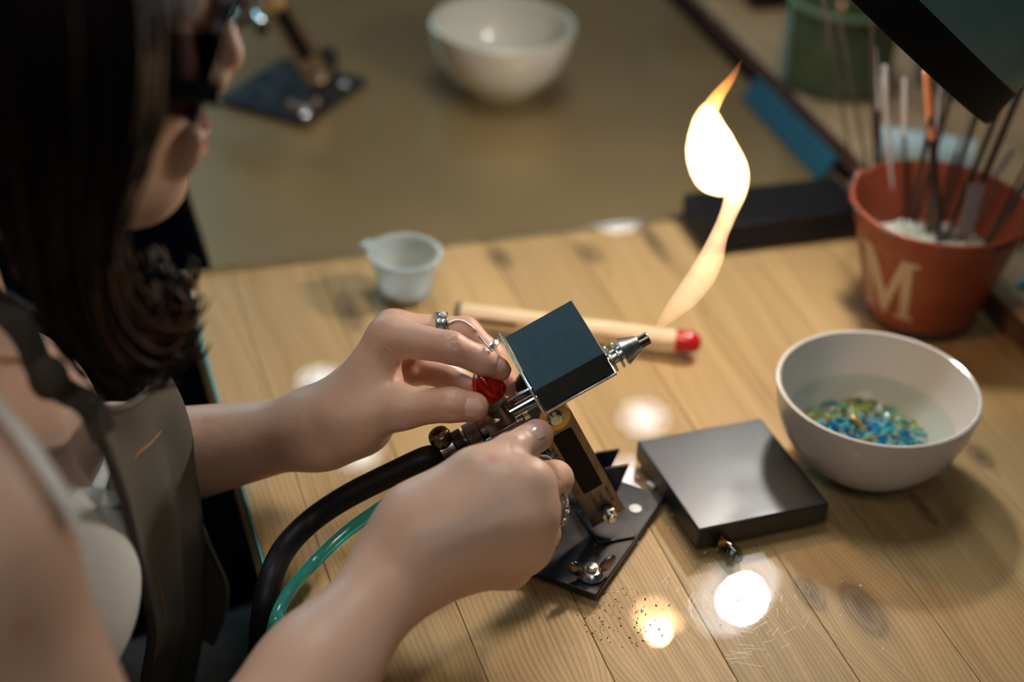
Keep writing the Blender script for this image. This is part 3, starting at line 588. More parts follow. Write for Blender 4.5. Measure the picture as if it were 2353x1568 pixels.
# ------------------------------------------------------------------ bucket
BC = V(.2540, .9085, 0.0002); bh = .076
bk = empty('metal_bucket', BC, 'orange enamelled metal bucket lettered M, holding thin rods', 'bucket')
def br(z): return .0335+(.0535-.0335)*z/bh
MB().lathe(BC, ZZ, [(.0015, .0005), (0, .032), (.0005, .0340), (.004, .0348), (.0045, br(.0045))]+[(z, br(z)) for z in np.linspace(.006, bh*.80, 6)]+[(bh*.82, br(bh*.82)+.0008), (bh*.86, br(bh*.86)+.0002), (bh, br(bh)), (bh, br(bh)-.001)]+[(z, br(z)-.0012) for z in np.linspace(bh*.95, .005, 8)]+[(.003, .0005)], 80).build('bucket_wall', 'terracotta', bk)
rim = MB(); n = 80; rp = [BC+V(math.cos(t)*br(bh), math.sin(t)*br(bh), bh) for t in np.linspace(0, 2*math.pi, n)]; rim.tube(rp, .0014, 8, cap=False).build('rim', 'terracotta', bk)
MB().lathe(BC, ZZ, [(.0002, .0340), (.0002, .0346), (.0035, .0354), (.0040, .0348)], 80, close=True).build('base_band', 'chip', bk)
for t, w in ((-2.35, .10), (-2.85, .09), (-1.05, .12), (-3.4, .08), (2.7, .1)):
    MB().tube([BC+V(math.cos(a)*(br(bh)+.0006), math.sin(a)*(br(bh)+.0006), bh-.0012) for a in np.linspace(t-w, t+w, 7)], .0018, 6).build('paint_chip', 'chip', bk)
for t in (math.radians(-28), math.radians(152)):
    c = BC+V(math.cos(t)*(br(bh*.9)+.0015), math.sin(t)*(br(bh*.9)+.0015), bh*.92); rd = V(math.cos(t), math.sin(t), 0); tg = V(-math.sin(t), math.cos(t), 0)
    MB().prism([c+tg*a+ZZ*z for a, z in ((-.010, -.006), (.010, -.006), (.007, .008), (0, .013), (-.007, .008))], rd*.0012).build('handle_lug', 'terracotta', bk, bevel=.0004)
    MB().tube([c+rd*.0015+tg*.004*math.cos(a)+ZZ*(.003+.004*math.sin(a)) for a in np.linspace(0, 6.3, 14)], .0008, 6).build('handle_ring', 'chip', bk)
hpth = [BC+V(math.cos(math.radians(-28)+math.pi*s)*(.0585+.028*math.sin(math.pi*s)), math.sin(math.radians(-28)+math.pi*s)*(.0585+.028*math.sin(math.pi*s)), bh*.95-.030*math.sin(math.pi*s)) for s in np.linspace(0, 1, 30)]
MB().tube(hpth, .0009, 8).build('wire_handle', 'chip', bk)
# letter M mapped on the wall
mp = [(0, 0), (.24, 0), (.24, .06), (.16, .08), (.17, .62), (.43, .0), (.50, .0), (.78, .66), (.79, .08), (.70, .06), (.70, 0), (1.04, 0), (1.04, .06), (.95, .08), (.93, .92), (1.02, .94), (1.02, 1), (.77, 1), (.52, .36), (.27, 1), (.0, 1), (.0, .94), (.09, .92), (.08, .08), (0, .06)]
import mathutils.geometry as mg
den = []
for i in range(len(mp)):
    a, b = np.array(mp[i]), np.array(mp[(i+1) % len(mp)]); k = max(1, int(np.linalg.norm(b-a)/.15)); den += [tuple(a+(b-a)*j/k) for j in range(k)]
tri = mg.tessellate_polygon([[Vector((x, y, 0)) for x, y in den]])
def onb(x, y, off):
    t = math.radians(-137)+(x-.5)*.040/.045; z = .012+y*.046; return BC+V(math.cos(t)*(br(z)+off), math.sin(t)*(br(z)+off), z)
m = MB(); k = len(den); m.add([onb(x, y, .0006) for x, y in den]+[onb(x, y, -.0004) for x, y in den], [tuple(t) for t in tri]+[(i, k+i, k+(i+1) % k, (i+1) % k) for i in range(k)])
m.build('letter', 'letter', bk, sharp=60)
# gravel
shards('white_gravel', BC, .0385, 900, .0028, [M['gravel'], mat('gravel_pale', (.62, .63, .55), .7), mat('gravel_dark', (.30, .33, .27), .7)], .040, 'white gravel filling the orange bucket', cat='gravel')
o = MB().lathe(BC+ZZ*.012, ZZ, [(0, .034), (.029, .0405)], 40).build('gravel_bed', 'gravel', None, loc=BC+ZZ*.012); tag(o, 'packed gravel under the loose stones in the orange bucket', 'gravel', kind='stuff')
def rod(x0, y0, x1, y1, r, m, lb, tipm=None, zt=None, d1=None, z0=.041):
    a = P(x0, y0, z0); dd_ = d1 if d1 else (a-CAM)@F+rnd.uniform(-.01, .02); b = D(x1, y1, dd_)
    o = empty('rod', a, lb, 'rod', 'thin rods standing in the orange bucket')
    if tipm:
        c = a+(b-a)*.62; MB().cyl(a-(b-a)*.08, c, r, seg=10).build('shaft', m, o); MB().cyl(c, b, r*1.15, seg=10).build('tip', tipm, o)
    else: MB().cyl(a-(b-a)*.06, b, r, seg=10).build('shaft', m, o)
RODS = [(1968, 440, 1880, -60, .0008, 'rodblack', 'thin dark rod leaning farthest left in the orange bucket', None, 1.02),
 (2010, 480, 1918, -20, .0008, 'rodblack', 'thin dark rod second from the left in the orange bucket', None, 1.03),
 (2012, 470, 2003, -40, .0013, 'rodblack', 'thick dark rod standing upright at the left of the bucket', None, 1.00),
 (2030, 470, 2008, 110, .0015, 'rodblack', 'rod with the tallest pale grey tip', 'rodwhite', 1.03),
 (2050, 480, 2033, 150, .0013, 'rodblack', 'rod with a grey tip just right of the tallest pale one', 'rodwhite', 1.04),
 (2055, 500, 2030, 175, .0011, 'rodwhite', 'grey rod crossing behind the grey tipped one', None, 1.035),
 (2078, 520, 2078, 180, .0012, 'rodblack', 'upright rod with grey tip in the middle of the bucket', 'rodwhite', 1.045),
 (2090, 510, 2140, 270, .0016, 'rodblack', 'dark rod leaning right below the lamp shade rim', None, 1.0),
 (2160, 560, 2130, 160, .0024, 'rodblack', 'thick rod with a coral painted tip', 'rodcoral', .985),
 (2130, 540, 2165, 190, .0015, 'rodblack', 'rod with white tip right of the coral one', 'rodwhite', 1.0),
 (2100, 520, 2190, 200, .0016, 'rodblack', 'dark rod passing behind the coral tipped rod', None, 1.02),
 (2140, 540, 2235, 230, .0013, 'rodblack', 'rod with a pale tip ending under the lamp shade', 'rodwhite', 1.02),
 (2150, 545, 2262, 210, .0016, 'rodblack', 'dark rod under the lowest point of the lamp shade', None, .99),
 (2170, 560, 2320, 190, .0018, 'rodblack', 'dark rod right of the lowest point of the lamp shade', None, 1.0),
 (2200, 555, 2352, 190, .0022, 'rodblack', 'thick dark rod leaning right toward the picture edge', None, .985),
 (2230, 480, 2330, 340, .0022, 'rodwhite', 'pale grey rod lying against the right rim', None, 1.05),
 (2255, 575, 2400, 300, .0010, 'rodblack', 'thin dark rod near the right rim', None, .98),
 (2262, 572, 2420, 320, .0020, 'rodblack', 'thick dark rod leaning lowest over the right rim', None, .965),
 (2210, 560, 2290, 420, .0010, 'rodblack', 'short thin rod at the right of the bucket', None, 1.0)]
for r_ in RODS: rod(*r_[:4], r_[4], r_[5], r_[6], r_[7], d1=r_[8])
fl_ = [P(2190, 555, .043), P(2222, 548, .043), P(2262, 420, .075), P(2232, 410, .075)]
o = MB().prism([D(2200, 545, .99), D(2232, 545, .99), D(2265, 425, .99), D(2228, 425, .99)], V(0, .002, 0)).build('flat_paddle', mat('grey_brown_paddle', (.07, .055, .05), .5), None, loc=D(2230, 480, .99)); tag(o, 'flat grey brown blade stuck in the bucket gravel', 'paddle')
# ------------------------------------------------------------------ things on the ledge
jc = W(.6180, 1.0680, LZ+.0005); jr = .0425
jr_ = empty('green_jar', jc, 'dark green glass jar standing on the ledge behind the rods', 'jar')
MB().lathe(jc, ZZ, [(0, .0005), (0, jr*.9), (.004, jr), (.080, jr), (.083, jr*.96), (.083, jr*.92), (.079, jr*.93), (.006, jr*.93), (.005, .0005)], 56).build('jar_wall', 'jar', jr_)
MB().lathe(jc, ZZ, [(.066, jr*1.01), (.066, jr*1.04), (.070, jr*1.04), (.070, jr*1.01)], 56, close=True).build('raised_band', 'jarband', jr_)
cols = [mat('green_rod', (.08, .36, .16), .3), mat('white_rod', (.55, .58, .48), .3), mat('dark_green_rod', (.02, .09, .04), .3), mat('mint_rod', (.30, .55, .40), .3)]
for i in range(34):
    a = rnd.uniform(0, 6.28); q_ = jr*.82*math.sqrt(rnd.random()); p0 = jc+V(math.cos(a)*q_*.8, math.sin(a)*q_*.8, .008); p1 = jc+V(math.cos(a)*q_, math.sin(a)*q_, rnd.uniform(.085, .12))
    o = MB().cyl(p0, p1, .0034, seg=10).build('glass_rod', cols[i % 4], None, loc=p0); tag(o, 'short '+('bright green', 'off-white', 'dark green', 'mint')[i % 4]+' glass rod bundled in the green jar', 'rod', 'green and white rods in the green jar')
pr0, pr1 = P(2015, 330, LZ+.013), P(2235, 365, LZ+.013)
pr = empty('paper_roll', (pr0+pr1)/2*V(1, 1, 0)+ZZ*LZ, 'pale blue paper roll lying on the ledge behind the bucket', 'paper roll')
d_ = pr1-pr0; MB().lathe(pr0, d_, [(0, .007), (0, .0135), (np.linalg.norm(d_), .0135), (np.linalg.norm(d_), .007)], 40, close=True).build('roll', 'paper', pr)
MB().lathe(pr0+unit(d_)*.0005, d_, [(0, .0055), (0, .007), (np.linalg.norm(d_)-.001, .007), (np.linalg.norm(d_)-.001, .0055)], 30, close=True).build('core', 'grey', pr)
gt = W(.705, 1.045, LZ+.0005); g_ = empty('grey_tin', gt, 'grey tin can half hidden behind the lamp shade', 'tin')
MB().lathe(gt, ZZ, [(0, .0005), (0, .026), (.001, .027), (.075, .027), (.075, .0262), (.003, .0262), (.003, .0005)], 40).build('can_wall', 'grey', g_)
MB().lathe(gt, ZZ, [(.0752, .0262), (.0752, .0278), (.0765, .0278), (.0765, .0262)], 40, close=True).build('rim', 'grey', g_)
o = MB().box(P(1770, -20, LZ+.012), (TU, TV, ZZ), (.02, .012, .011)).build('dark_box', mat('dark_red_box', (.03, .01, .01), .5), None, bevel=.001, loc=P(1770, -20, LZ+.012)); tag(o, 'small dark box between the white dish and the green jar', 'box')
for (x, y, m_, nm, s, lb) in ((2352, 652, gb[1], 'cyan_bead', .0040, 'bright cyan glass bead on the ledge right of the bucket'), (2348, 690, gd[0], 'amber_bead', .0022, 'tiny amber bead in front of the cyan bead')):
    o = MB().ball(P(x, y, LZ+s*.9), (s, s*.8, s*.8)).build(nm, m_, None, loc=P(x, y, LZ+s*.9)); tag(o, lb, 'bead')
# ------------------------------------------------------------------ desk lamp
bpos = P(1710, 1380); _d = ray(1710, 1380)*V(1, 1, -1); bulb = bpos+_d*(.25/_d[2])
dn = unit(-.67*R+.74*(-U)*.9+F*.31); cen = bulb+dn*.028
lamp = empty('desk_lamp', V(.56, 1.0, LZ), 'dark lamp shade hanging in at the upper right corner, switched on', 'lamp')
ro, dep = .131, .115
prof = [(0, ro), (.004, ro+.0008), (.022, ro*.990), (.035, ro*.975), (.07, ro*.86), (.10, ro*.58), (dep, ro*.25), (dep+.004, .012), (dep+.03, .010)]
inner = [(dep, .008), (dep-.008, ro*.22), (.095, ro*.55), (.067, ro*.83), (.034, ro*.955), (0, ro*.975)]
MB().lathe(cen, -dn, prof, 96).build('shade', 'lamplit', lamp, sharp=50) if 0 else None
m = MB(); m.lathe(cen, -dn, prof+inner, 96, close=True); shade = m.build('shade', ['lamplit', 'lampdark', 'lampshaded'], lamp, sharp=50)
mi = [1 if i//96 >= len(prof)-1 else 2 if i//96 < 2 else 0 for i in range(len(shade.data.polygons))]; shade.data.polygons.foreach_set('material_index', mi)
MB().lathe(bulb, dn, [(-.004, .0005), (-.004, .0150), (.004, .0168), (.007, .0160), (.0085, .012), (.009, .0005)], 40).build('bulb', 'bulb', lamp)
MB().lathe(bulb, dn, [(-.004, .018), (-.001, .026), (.006, .033), (.014, .037), (.015, .038), (.010, .039), (-.008, .020)], 48, close=True).build('reflector', 'lampwhite', lamp)
fro = MB().lathe(bulb, dn, [(.002, .0215), (.0065, .0300), (.0085, .0335), (.0075, .0337), (.0010, .0222)], 48, close=True).build('halo_ring', emis('halo_glow', (.9, .95, 1), 7), lamp)  # glowing ring added to give the bulb's reflection its halo
MB().cyl(bulb-dn*.09, bulb-dn*.001, .014).build('socket', 'lampdark', lamp)
MB().tube([cen-dn*(dep+.02), V(.40, 1.10, .50), V(.56, 1.0, .03)], .006, 10).build('arm', 'blacksteel', lamp)
MB().cyl(V(.56, 1.0, LZ), V(.56, 1.0, LZ+.02), .07, seg=40).build('lamp_base', 'blacksteel', lamp)

# ------------------------------------------------------------------ the person
class Cone:
    def __init__(s, a, b, ra, rb):
        s.a = np.array(a, np.float32); s.b = np.array(b, np.float32); s.ra = ra; s.rb = rb; s.c = (s.a+s.b)/2; s.R = float(np.linalg.norm(s.b-s.a)/2+max(ra, rb))
    def d(s, p):
        ba = s.b-s.a; l2 = float(ba@ba)+1e-12; h = np.clip(((p-s.a)@ba)/l2, 0, 1); q = p-s.a-h[:, None]*ba
        return np.sqrt(np.einsum('ij,ij->i', q, q))-(s.ra+(s.rb-s.ra)*h)
class Ell:
    def __init__(s, c, r, ax=None):
        s.c = np.array(c, np.float32); s.r = np.array(r, np.float32); s.ax = np.array([unit(a) for a in (ax or (TU, TV, ZZ))], np.float32); s.R = float(max(r))
    def d(s, p):
        q = (p-s.c)@s.ax.T; k0 = np.sqrt((((q/s.r)**2).sum(1)))+1e-9; k1 = np.sqrt((((q/(s.r**2))**2).sum(1)))+1e-9; return k0*(k0-1)/k1
def smin(a, b, k):
    h = np.maximum(k-np.abs(a-b), 0)/k; return np.minimum(a, b)-h*h*k*.25
def field_of(core, fingers, kc=.012, kf=.006):
    def fn(p, cen=None, rad=None):
        near = lambda q: cen is None or np.linalg.norm(q.c-cen)-q.R < rad+.035
        def chain(l, k):
            d = None
            for q in l:
                kk = k
                if isinstance(q, tuple): q, kk = q
                if near(q): e = q.d(p); d = e if d is None else smin(d, e, kk)
            return d
        c = chain(core, kc)
        if c is None: c = np.full(len(p), .05, np.float32)
        out = c
        for fg in fingers:
            e = chain(fg, .003)
            if e is not None: out = np.minimum(out, smin(c, e, kf))
        return out
    return fn
def nets(fn, lo, hi, h, N=12):
    """dual surface nets over sparse cubes of cells"""
    lo = np.array(lo); S = N*h; nb = np.ceil((np.array(hi)-lo)/S).astype(int)
    g = np.stack(np.meshgrid(*[np.arange(k) for k in nb], indexing='ij'), -1).reshape(-1, 3)
    cen = (lo+(g+.5)*S).astype(np.float32); dc = np.concatenate([fn(cen[i:i+50000]) for i in range(0, len(cen), 50000)])
    g = g[np.abs(dc) < S*.87*1.15+h*2]; ext = np.array(nb*N+8, np.int64); VK = []; VP = []; QD = []
    r = np.arange(-1, N+1); loc = np.stack(np.meshgrid(r, r, r, indexing='ij'), -1); n = N+2
    for b in g:
        o = b*N; p = (lo+(o+loc.reshape(-1, 3))*h).astype(np.float32); c = (lo+(o+N/2)*h).astype(np.float32)
        v = fn(p, c, S*.9).reshape(n, n, n); s = v < 0
        if s.all() or not s.any(): continue
        m = n-1; acc = np.zeros((m, m, m, 3)); cnt = np.zeros((m, m, m))
        for axx in range(3):
            o1, o2 = [k for k in range(3) if k != axx]
            sl0 = [slice(None)]*3; sl1 = [slice(None)]*3; sl0[axx] = slice(0, m); sl1[axx] = slice(1, n)
            v0, v1 = v[tuple(sl0)], v[tuple(sl1)]; cr_ = (v0 < 0) != (v1 < 0); t = np.where(cr_, v0/(v0-v1+1e-20), 0)
            for i in (0, 1):
                for j in (0, 1):
                    ss = [slice(None)]*3; ss[o1] = slice(i, i+m); ss[o2] = slice(j, j+m); c_ = cr_[tuple(ss)]; tt = t[tuple(ss)]
                    acc[..., axx] += np.where(c_, tt, 0); acc[..., o1] += c_*i; acc[..., o2] += c_*j; cnt += c_
        act = cnt > 0; idx = np.argwhere(act); pos = (idx-1+o)+acc[act]/cnt[act][:, None]
        gi = idx-1+o+2; key = (gi[:, 0]*ext[1]+gi[:, 1])*ext[2]+gi[:, 2]; VK.append(key); VP.append(lo+pos*h)
        for axx in range(3):
            o1, o2 = (axx+1) % 3, (axx+2) % 3
            sl0 = [slice(1, n-1)]*3; sl1 = [slice(1, n-1)]*3; sl1[axx] = slice(2, n)
            a, b_ = s[tuple(sl0)], s[tuple(sl1)]; e = np.argwhere(a != b_)
            if not len(e): continue
            flip = a[tuple(e.T)]; gc = e+o+2; st = np.array([ext[1]*ext[2], ext[2], 1]); k0 = gc@st; u1, u2 = st[o1], st[o2]
            q = np.stack([k0-u1-u2, k0-u2, k0, k0-u1], 1); q[~flip] = q[~flip][:, ::-1]; QD.append(q)
    VK = np.concatenate(VK); VP = np.concatenate(VP); QD = np.concatenate(QD)
    uk, ix = np.unique(VK, return_index=True); q = np.searchsorted(uk, QD); ok = (uk[np.minimum(q, len(uk)-1)] == QD).all(1)
    return VP[ix], q[ok]
def mesh_np(name, vs, qs, m, parent, off):
    me = bpy.data.meshes.new(name); me.vertices.add(len(vs)); me.vertices.foreach_set('co', (vs-off).astype(np.float32).ravel())
    me.loops.add(len(qs)*4); me.loops.foreach_set('vertex_index', qs.astype(np.int32).ravel()); me.polygons.add(len(qs))
    me.polygons.foreach_set('loop_start', np.arange(len(qs), dtype=np.int32)*4); me.polygons.foreach_set('use_smooth', np.ones(len(qs), bool)); me.update(calc_edges=True)
    me.materials.append(M[m]); o = bpy.data.objects.new(name, me); COL.objects.link(o); o.parent = parent; return o
PO = W(-.06, .62, -.3)
who = empty('person', PO, 'person in dark glasses, white camisole and olive apron, both hands on the torch valves', 'person')
# --- joints (image position and distance along the view axis turned into points in space)
lw, lel = D(735, 984, .838), D(60, 1115, .93)
lsh, rsh = W(-.075, .79, .165), W(-.085, .475, .215)
rw, rel = D(940, 1286, .757), D(262, 2110, .655)
core = [Ell(W(-.075, .625, .055), (.090, .130, .17)), Ell(W(-.022, .575, .068), (.052, .056, .056)), Ell(W(-.022, .678, .068), (.052, .056, .056)),
        Cone(W(-.085, .50, .165), W(-.085, .75, .155), .050, .048), Ell(W(-.11, .625, -.10), (.085, .125, .15)), Ell(W(-.15, .625, -.24), (.11, .165, .12)),
        (Cone(W(-.075, .622, .15), W(-.045, .62, .27), .052, .048), .03), (Cone(W(-.03, .625, .165), W(-.03, .74, .185), .008, .008), .02), (Cone(W(-.03, .615, .165), W(-.045, .50, .20), .008, .008), .02),
        (Cone(lsh, W(-.06, .80, .07), .045, .042), .03), (Cone(W(-.06, .80, .07), lel, .040, .033), .02), (Cone(lel, lel+(lw-lel)*.35, .033, .030), .02), (Cone(lel+(lw-lel)*.35, lw, .0295, .0158), .02),
        (Cone(rsh, D(-170, 1250, .575), .046, .044), .03), (Cone(D(-170, 1250, .575), rel, .043, .038), .02), (Cone(rel, rel+(rw-rel)*.3, .031, .029), .02), (Cone(rel+(rw-rel)*.3, rel+(rw-rel)*.65, .029, .0218), .02), (Cone(rel+(rw-rel)*.65, rw, .0218, .0186), .02)]
# head
fH = unit(TU*math.cos(math.radians(10))-ZZ*math.sin(math.radians(10))); uH = unit(TU*math.sin(math.radians(10))+ZZ*math.cos(math.radians(10))); sH = TV
HN = W(.0935, .62, .2715); Hc = HN-fH*.108+uH*.042
def H(f_, s_, u_): return Hc+fH*f_+sH*s_+uH*u_
HA = (fH, sH, uH)
core += [(Ell(H(-.01, 0, .025), (.096, .074, .088), HA), .02), (Ell(H(.035, 0, -.045), (.052, .054, .066), HA), .02), (Cone(H(.078, 0, -.089), H(.064, 0, -.086), .013, .018), .014),
         (Cone(H(.070, .012, -.089), H(.0, .052, -.068), .012, .012), .022), (Cone(H(.070, -.012, -.089), H(.0, -.052, -.068), .012, .012), .022),
         (Cone(H(.086, 0, .0), H(.100, 0, -.034), .006, .0085), .010), (Cone(H(.095, -.009, -.042), H(.095, .009, -.042), .0065, .0065), .006),
         (Cone(H(.088, -.016, -.064), H(.088, .016, -.064), .006, .006), .008), (Cone(H(.087, -.013, -.073), H(.087, .013, -.073), .007, .007), .008),
         (Ell(H(.060, -.036, -.030), (.022, .022, .022), HA), .02), (Ell(H(.060, .036, -.030), (.022, .022, .022), HA), .02), (Cone(H(.078, -.035, .020), H(.078, .035, .020), .010, .010), .015),
         (Ell(H(-.005, -.074, -.02), (.016, .006, .029), HA), .006), (Ell(H(-.005, .074, -.02), (.016, .006, .029), HA), .006)]
# left hand (thumb side to the camera)
def J(l): return [(D(x, y, d), r) for x, y, d, r in l]
def ch(l): return [Cone(a[0], b[0], a[1], b[1]) for a, b in zip(l[:-1], l[1:])]
core += [(Cone(lw, D(795, 955, .836), .0158, .0120), .02), (Cone(D(765, 975, .848), D(790, 960, .848), .0130, .0120), .02),
         (Cone(D(785, 945, .826), D(893, 774, .822), .0125, .0098), .012), (Cone(D(790, 940, .842), D(903, 762, .842), .0125, .0102), .012), (Cone(D(790, 950, .856), D(900, 778, .860), .012, .0098), .012),
         (Cone(D(790, 965, .866), D(887, 802, .876), .0115, .0090), .012), (Cone(D(815, 968, .828), D(925, 938, .815), .0125, .0095), .014), (Ell(D(868, 885, .828), (.0115, .010, .0125), (R, F, U)), .010),
         (Ell(D(830, 985, .838), (.014, .013, .0105), (R, F, U)), .012)]
LI = J([(893, 774, .822, .0096), (1035, 799, .806, .0076), (1108, 829, .812, .0067), (1148, 850, .820, .0058)])
LM = J([(903, 762, .842, .0098), (1068, 765, .846, .0078), (1128, 818, .846, .0068), (1164, 884, .842, .0062)])
LR = J([(900, 778, .860, .0092), (966, 849, .868, .0074), (1028, 870, .858, .0060), (1082, 894, .846, .0054)])
LP = J([(887, 802, .876, .0085), (936, 846, .884, .0070), (956, 860, .872, .0060), (946, 858, .862, .0056)])
LT = J([(925, 938, .815, .0095), (1035, 930, .806, .0082), (1088, 936, .810, .0075)])
# right hand (back to the camera)
core += [(Ell(D(1216, 1110, .751), (.010, .009, .009), (R, F, U)), .008), (Ell(D(1222, 1190, .750), (.009, .009, .009), (R, F, U)), .008), (Ell(D(1210, 1252, .757), (.009, .009, .0085), (R, F, U)), .008),
         (Cone(D(1060, 1175, .741), D(1205, 1118, .744), .0035, .004), .010), (Cone(D(1050, 1222, .739), D(1215, 1190, .742), .0035, .004), .010), (Cone(rw, D(990, 1250, .752), .0190, .0168), .02), (Cone(D(965, 1215, .752), D(1195, 1122, .754), .0140, .0112), .014), (Cone(D(975, 1240, .750), D(1208, 1192, .752), .0160, .0115), .014),
         (Cone(D(975, 1275, .754), D(1195, 1255, .760), .0150, .0108), .014), (Cone(D(985, 1308, .762), D(1168, 1303, .774), .0115, .0095), .014), (Cone(D(968, 1180, .755), D(1093, 1090, .755), .0125, .0108), .016),
         (Ell(D(1110, 1150, .758), (.016, .012, .013), (R, F, U)), .014)]
RI = J([(1195, 1122, .754, .0110), (1274, 1102, .790, .0086), (1256, 1094, .806, .0072), (1230, 1088, .818, .0062)])
RM = J([(1208, 1192, .752, .0108), (1264, 1162, .792, .0082), (1238, 1152, .812, .0072), (1196, 1140, .808, .0064)])
RR = J([(1195, 1255, .760, .0105), (1248, 1226, .796, .0080), (1222, 1222, .812, .0070), (1180, 1212, .806, .0062)])
RP = J([(1168, 1303, .774, .0090), (1213, 1286, .800, .0072), (1190, 1282, .812, .0064), (1152, 1275, .806, .0058)])
RT = J([(1093, 1090, .755, .0108), (1172, 1040, .766, .0085), (1234, 1001, .786, .0078)])
fingers = [ch(x) for x in (LI, LM, LR, LP, LT, RI, RM, RR, RP, RT)]
fld = field_of(core, fingers)
body_v, body_q = nets(fld, W(-.30, .30, -.36)*V(1, 1, 1)+V(-.15, -.12, 0), V(.14, .95, .46), .0019)
body = mesh_np('body', body_v, body_q, 'skin', who, PO)
def spots(l, v):
    out = np.zeros(len(v), np.float32)
    for c, r in l: out = np.maximum(out, np.exp(-((v-np.array(c))**2).sum(1)/(r*r)))
    return out
def segs(l, v, r):
    out = np.zeros(len(v), np.float32); v = v.astype(np.float32)
    for a, b in l: out = np.maximum(out, np.exp(-np.maximum(Cone(a, b, 0, 0).d(v), 0)**2/(r*r)))
    return out
def hit(x, y, fn=fld, t0=.45, lift=0.):
    """where the view through a picture point meets the skin, with its normal"""
    d = ray(x, y); t = t0
    for _ in range(80):
        e = float(fn((CAM+d*t)[None].astype(np.float32))[0])-lift
        if e < 2e-5: break
        t += max(e*.8, 1e-5)
    if e > .002: print('MISS', x, y, e, t); t = min(t, .72)
    p = CAM+d*t; g_ = np.array([float(fn((p+q_*.0008)[None].astype(np.float32))[0])-float(fn((p-q_*.0008)[None].astype(np.float32))[0]) for q_ in np.eye(3)]); return p, unit(g_)
tips = [x[-1][0] for x in (LI, LM, LR, LP, LT, RI, RT)]; kn_ = [x[1][0] for x in (LI, LM, RI, RM, RR, RT, LT)]+[x[0][0] for x in (LI, LM, RI, RM, RR, RP)]
flush = np.maximum(spots([(t, .012) for t in tips], body_v)*.75, spots([(t, .013) for t in kn_], body_v)*.35)
flush = np.maximum(flush, spots([(hit(1135, 1055)[0], .0034)], body_v)*.9); flush = np.maximum(flush, spots([(hit(1255, 1015)[0], .003)], body_v)*.9)
flush = np.maximum(flush, spots([(H(.07, -.04, -.035), .025), (H(.10, 0, -.035), .012)], body_v)*.6)
flush = np.maximum(flush, spots([(hit(475, 962)[0], .0022), (hit(486, 970)[0], .0016), (hit(48, 1445)[0], .003)], body_v)*.8)
vl = [hit(x, y)[0] for x, y in ((960, 1240), (1040, 1215), (1120, 1180), (1165, 1150))]; v2 = [hit(x, y)[0] for x, y in ((1000, 1280), (1080, 1240), (1150, 1215))]
vein = np.maximum(segs(list(zip(vl[:-1], vl[1:])), body_v, .0032), segs(list(zip(v2[:-1], v2[1:])), body_v, .003))*.7
cre = [(1165, 1012, 1190, 1060), (1172, 1008, 1198, 1052), (1180, 1004, 1205, 1046), (1040, 905, 1034, 955), (1050, 905, 1045, 955), (1030, 772, 1042, 800), (1040, 772, 1050, 802), (900, 800, 935, 850), (892, 812, 925, 862), (912, 790, 948, 838), (1262, 1070, 1290, 1110)]
crease = segs([(hit(a, b)[0], hit(c, d)[0]) for a, b, c, d in cre], body_v, .0009)
for nm, arr in (('flush', flush), ('vein', vein), ('crease', crease)):
    a = body.data.attributes.new(nm, 'FLOAT', 'POINT'); a.data.foreach_set('value', arr.astype(np.float32))
# nails
def nail(x, y, dirp, lng, wid, tilt=None):
    p, nrm = hit(x, y); q_, _ = hit(*dirp); dl = unit((q_-p)-nrm*((q_-p)@nrm))
    if tilt is not None: nrm = unit(nrm+tilt)
    dw = unit(np.cross(nrm, dl)); rows = []
    for s in np.linspace(-1, 1, 9):
        row = []
        for t in np.linspace(-1, 1, 9):
            ww = wid*math.sqrt(max(0, 1-abs(s)**3*.75)); 
            row.append(p+dl*lng*s+dw*ww*t-nrm*(wid*.34*t*t+lng*.10*s*s)+nrm*.0004)
        rows.append(row)
    MB().grid(rows, .0005).build('fingernail', 'nail', who, loc=PO, sharp=80)
nail(1086, 937, (1110, 940), .0050, .0044); nail(1232, 986, (1248, 978), .0056, .0046); nail(1153, 841, (1163, 848), .0036, .0028)
# eyes, lips
for s in (-1, 1):
    e = MB().ball(H(.073, s*.031, .0), .0120).build('eye', 'eye', who, loc=PO); MB().ball(H(.0812, s*.031, -.003), .0052).build('iris', 'iris', e, loc=PO+0*PO)
    e.children[0].parent = e
MB().tube(spline([H(.084, -.022, -.067), H(.0945, -.010, -.0635), H(.096, 0, -.065), H(.0945, .010, -.0635), H(.084, .022, -.067)], 14), [.0006, .0012]+[.0022]*10+[.0012, .0006], 10).build('upper_lip', 'lips', who, loc=PO)
MB().tube(spline([H(.083, -.020, -.069), H(.0945, -.009, -.0725), H(.096, 0, -.073), H(.0945, .009, -.0725), H(.083, .020, -.069)], 14), [.0006, .0012]+[.0026]*10+[.0012, .0006], 10).build('lower_lip', 'lips', who, loc=PO)
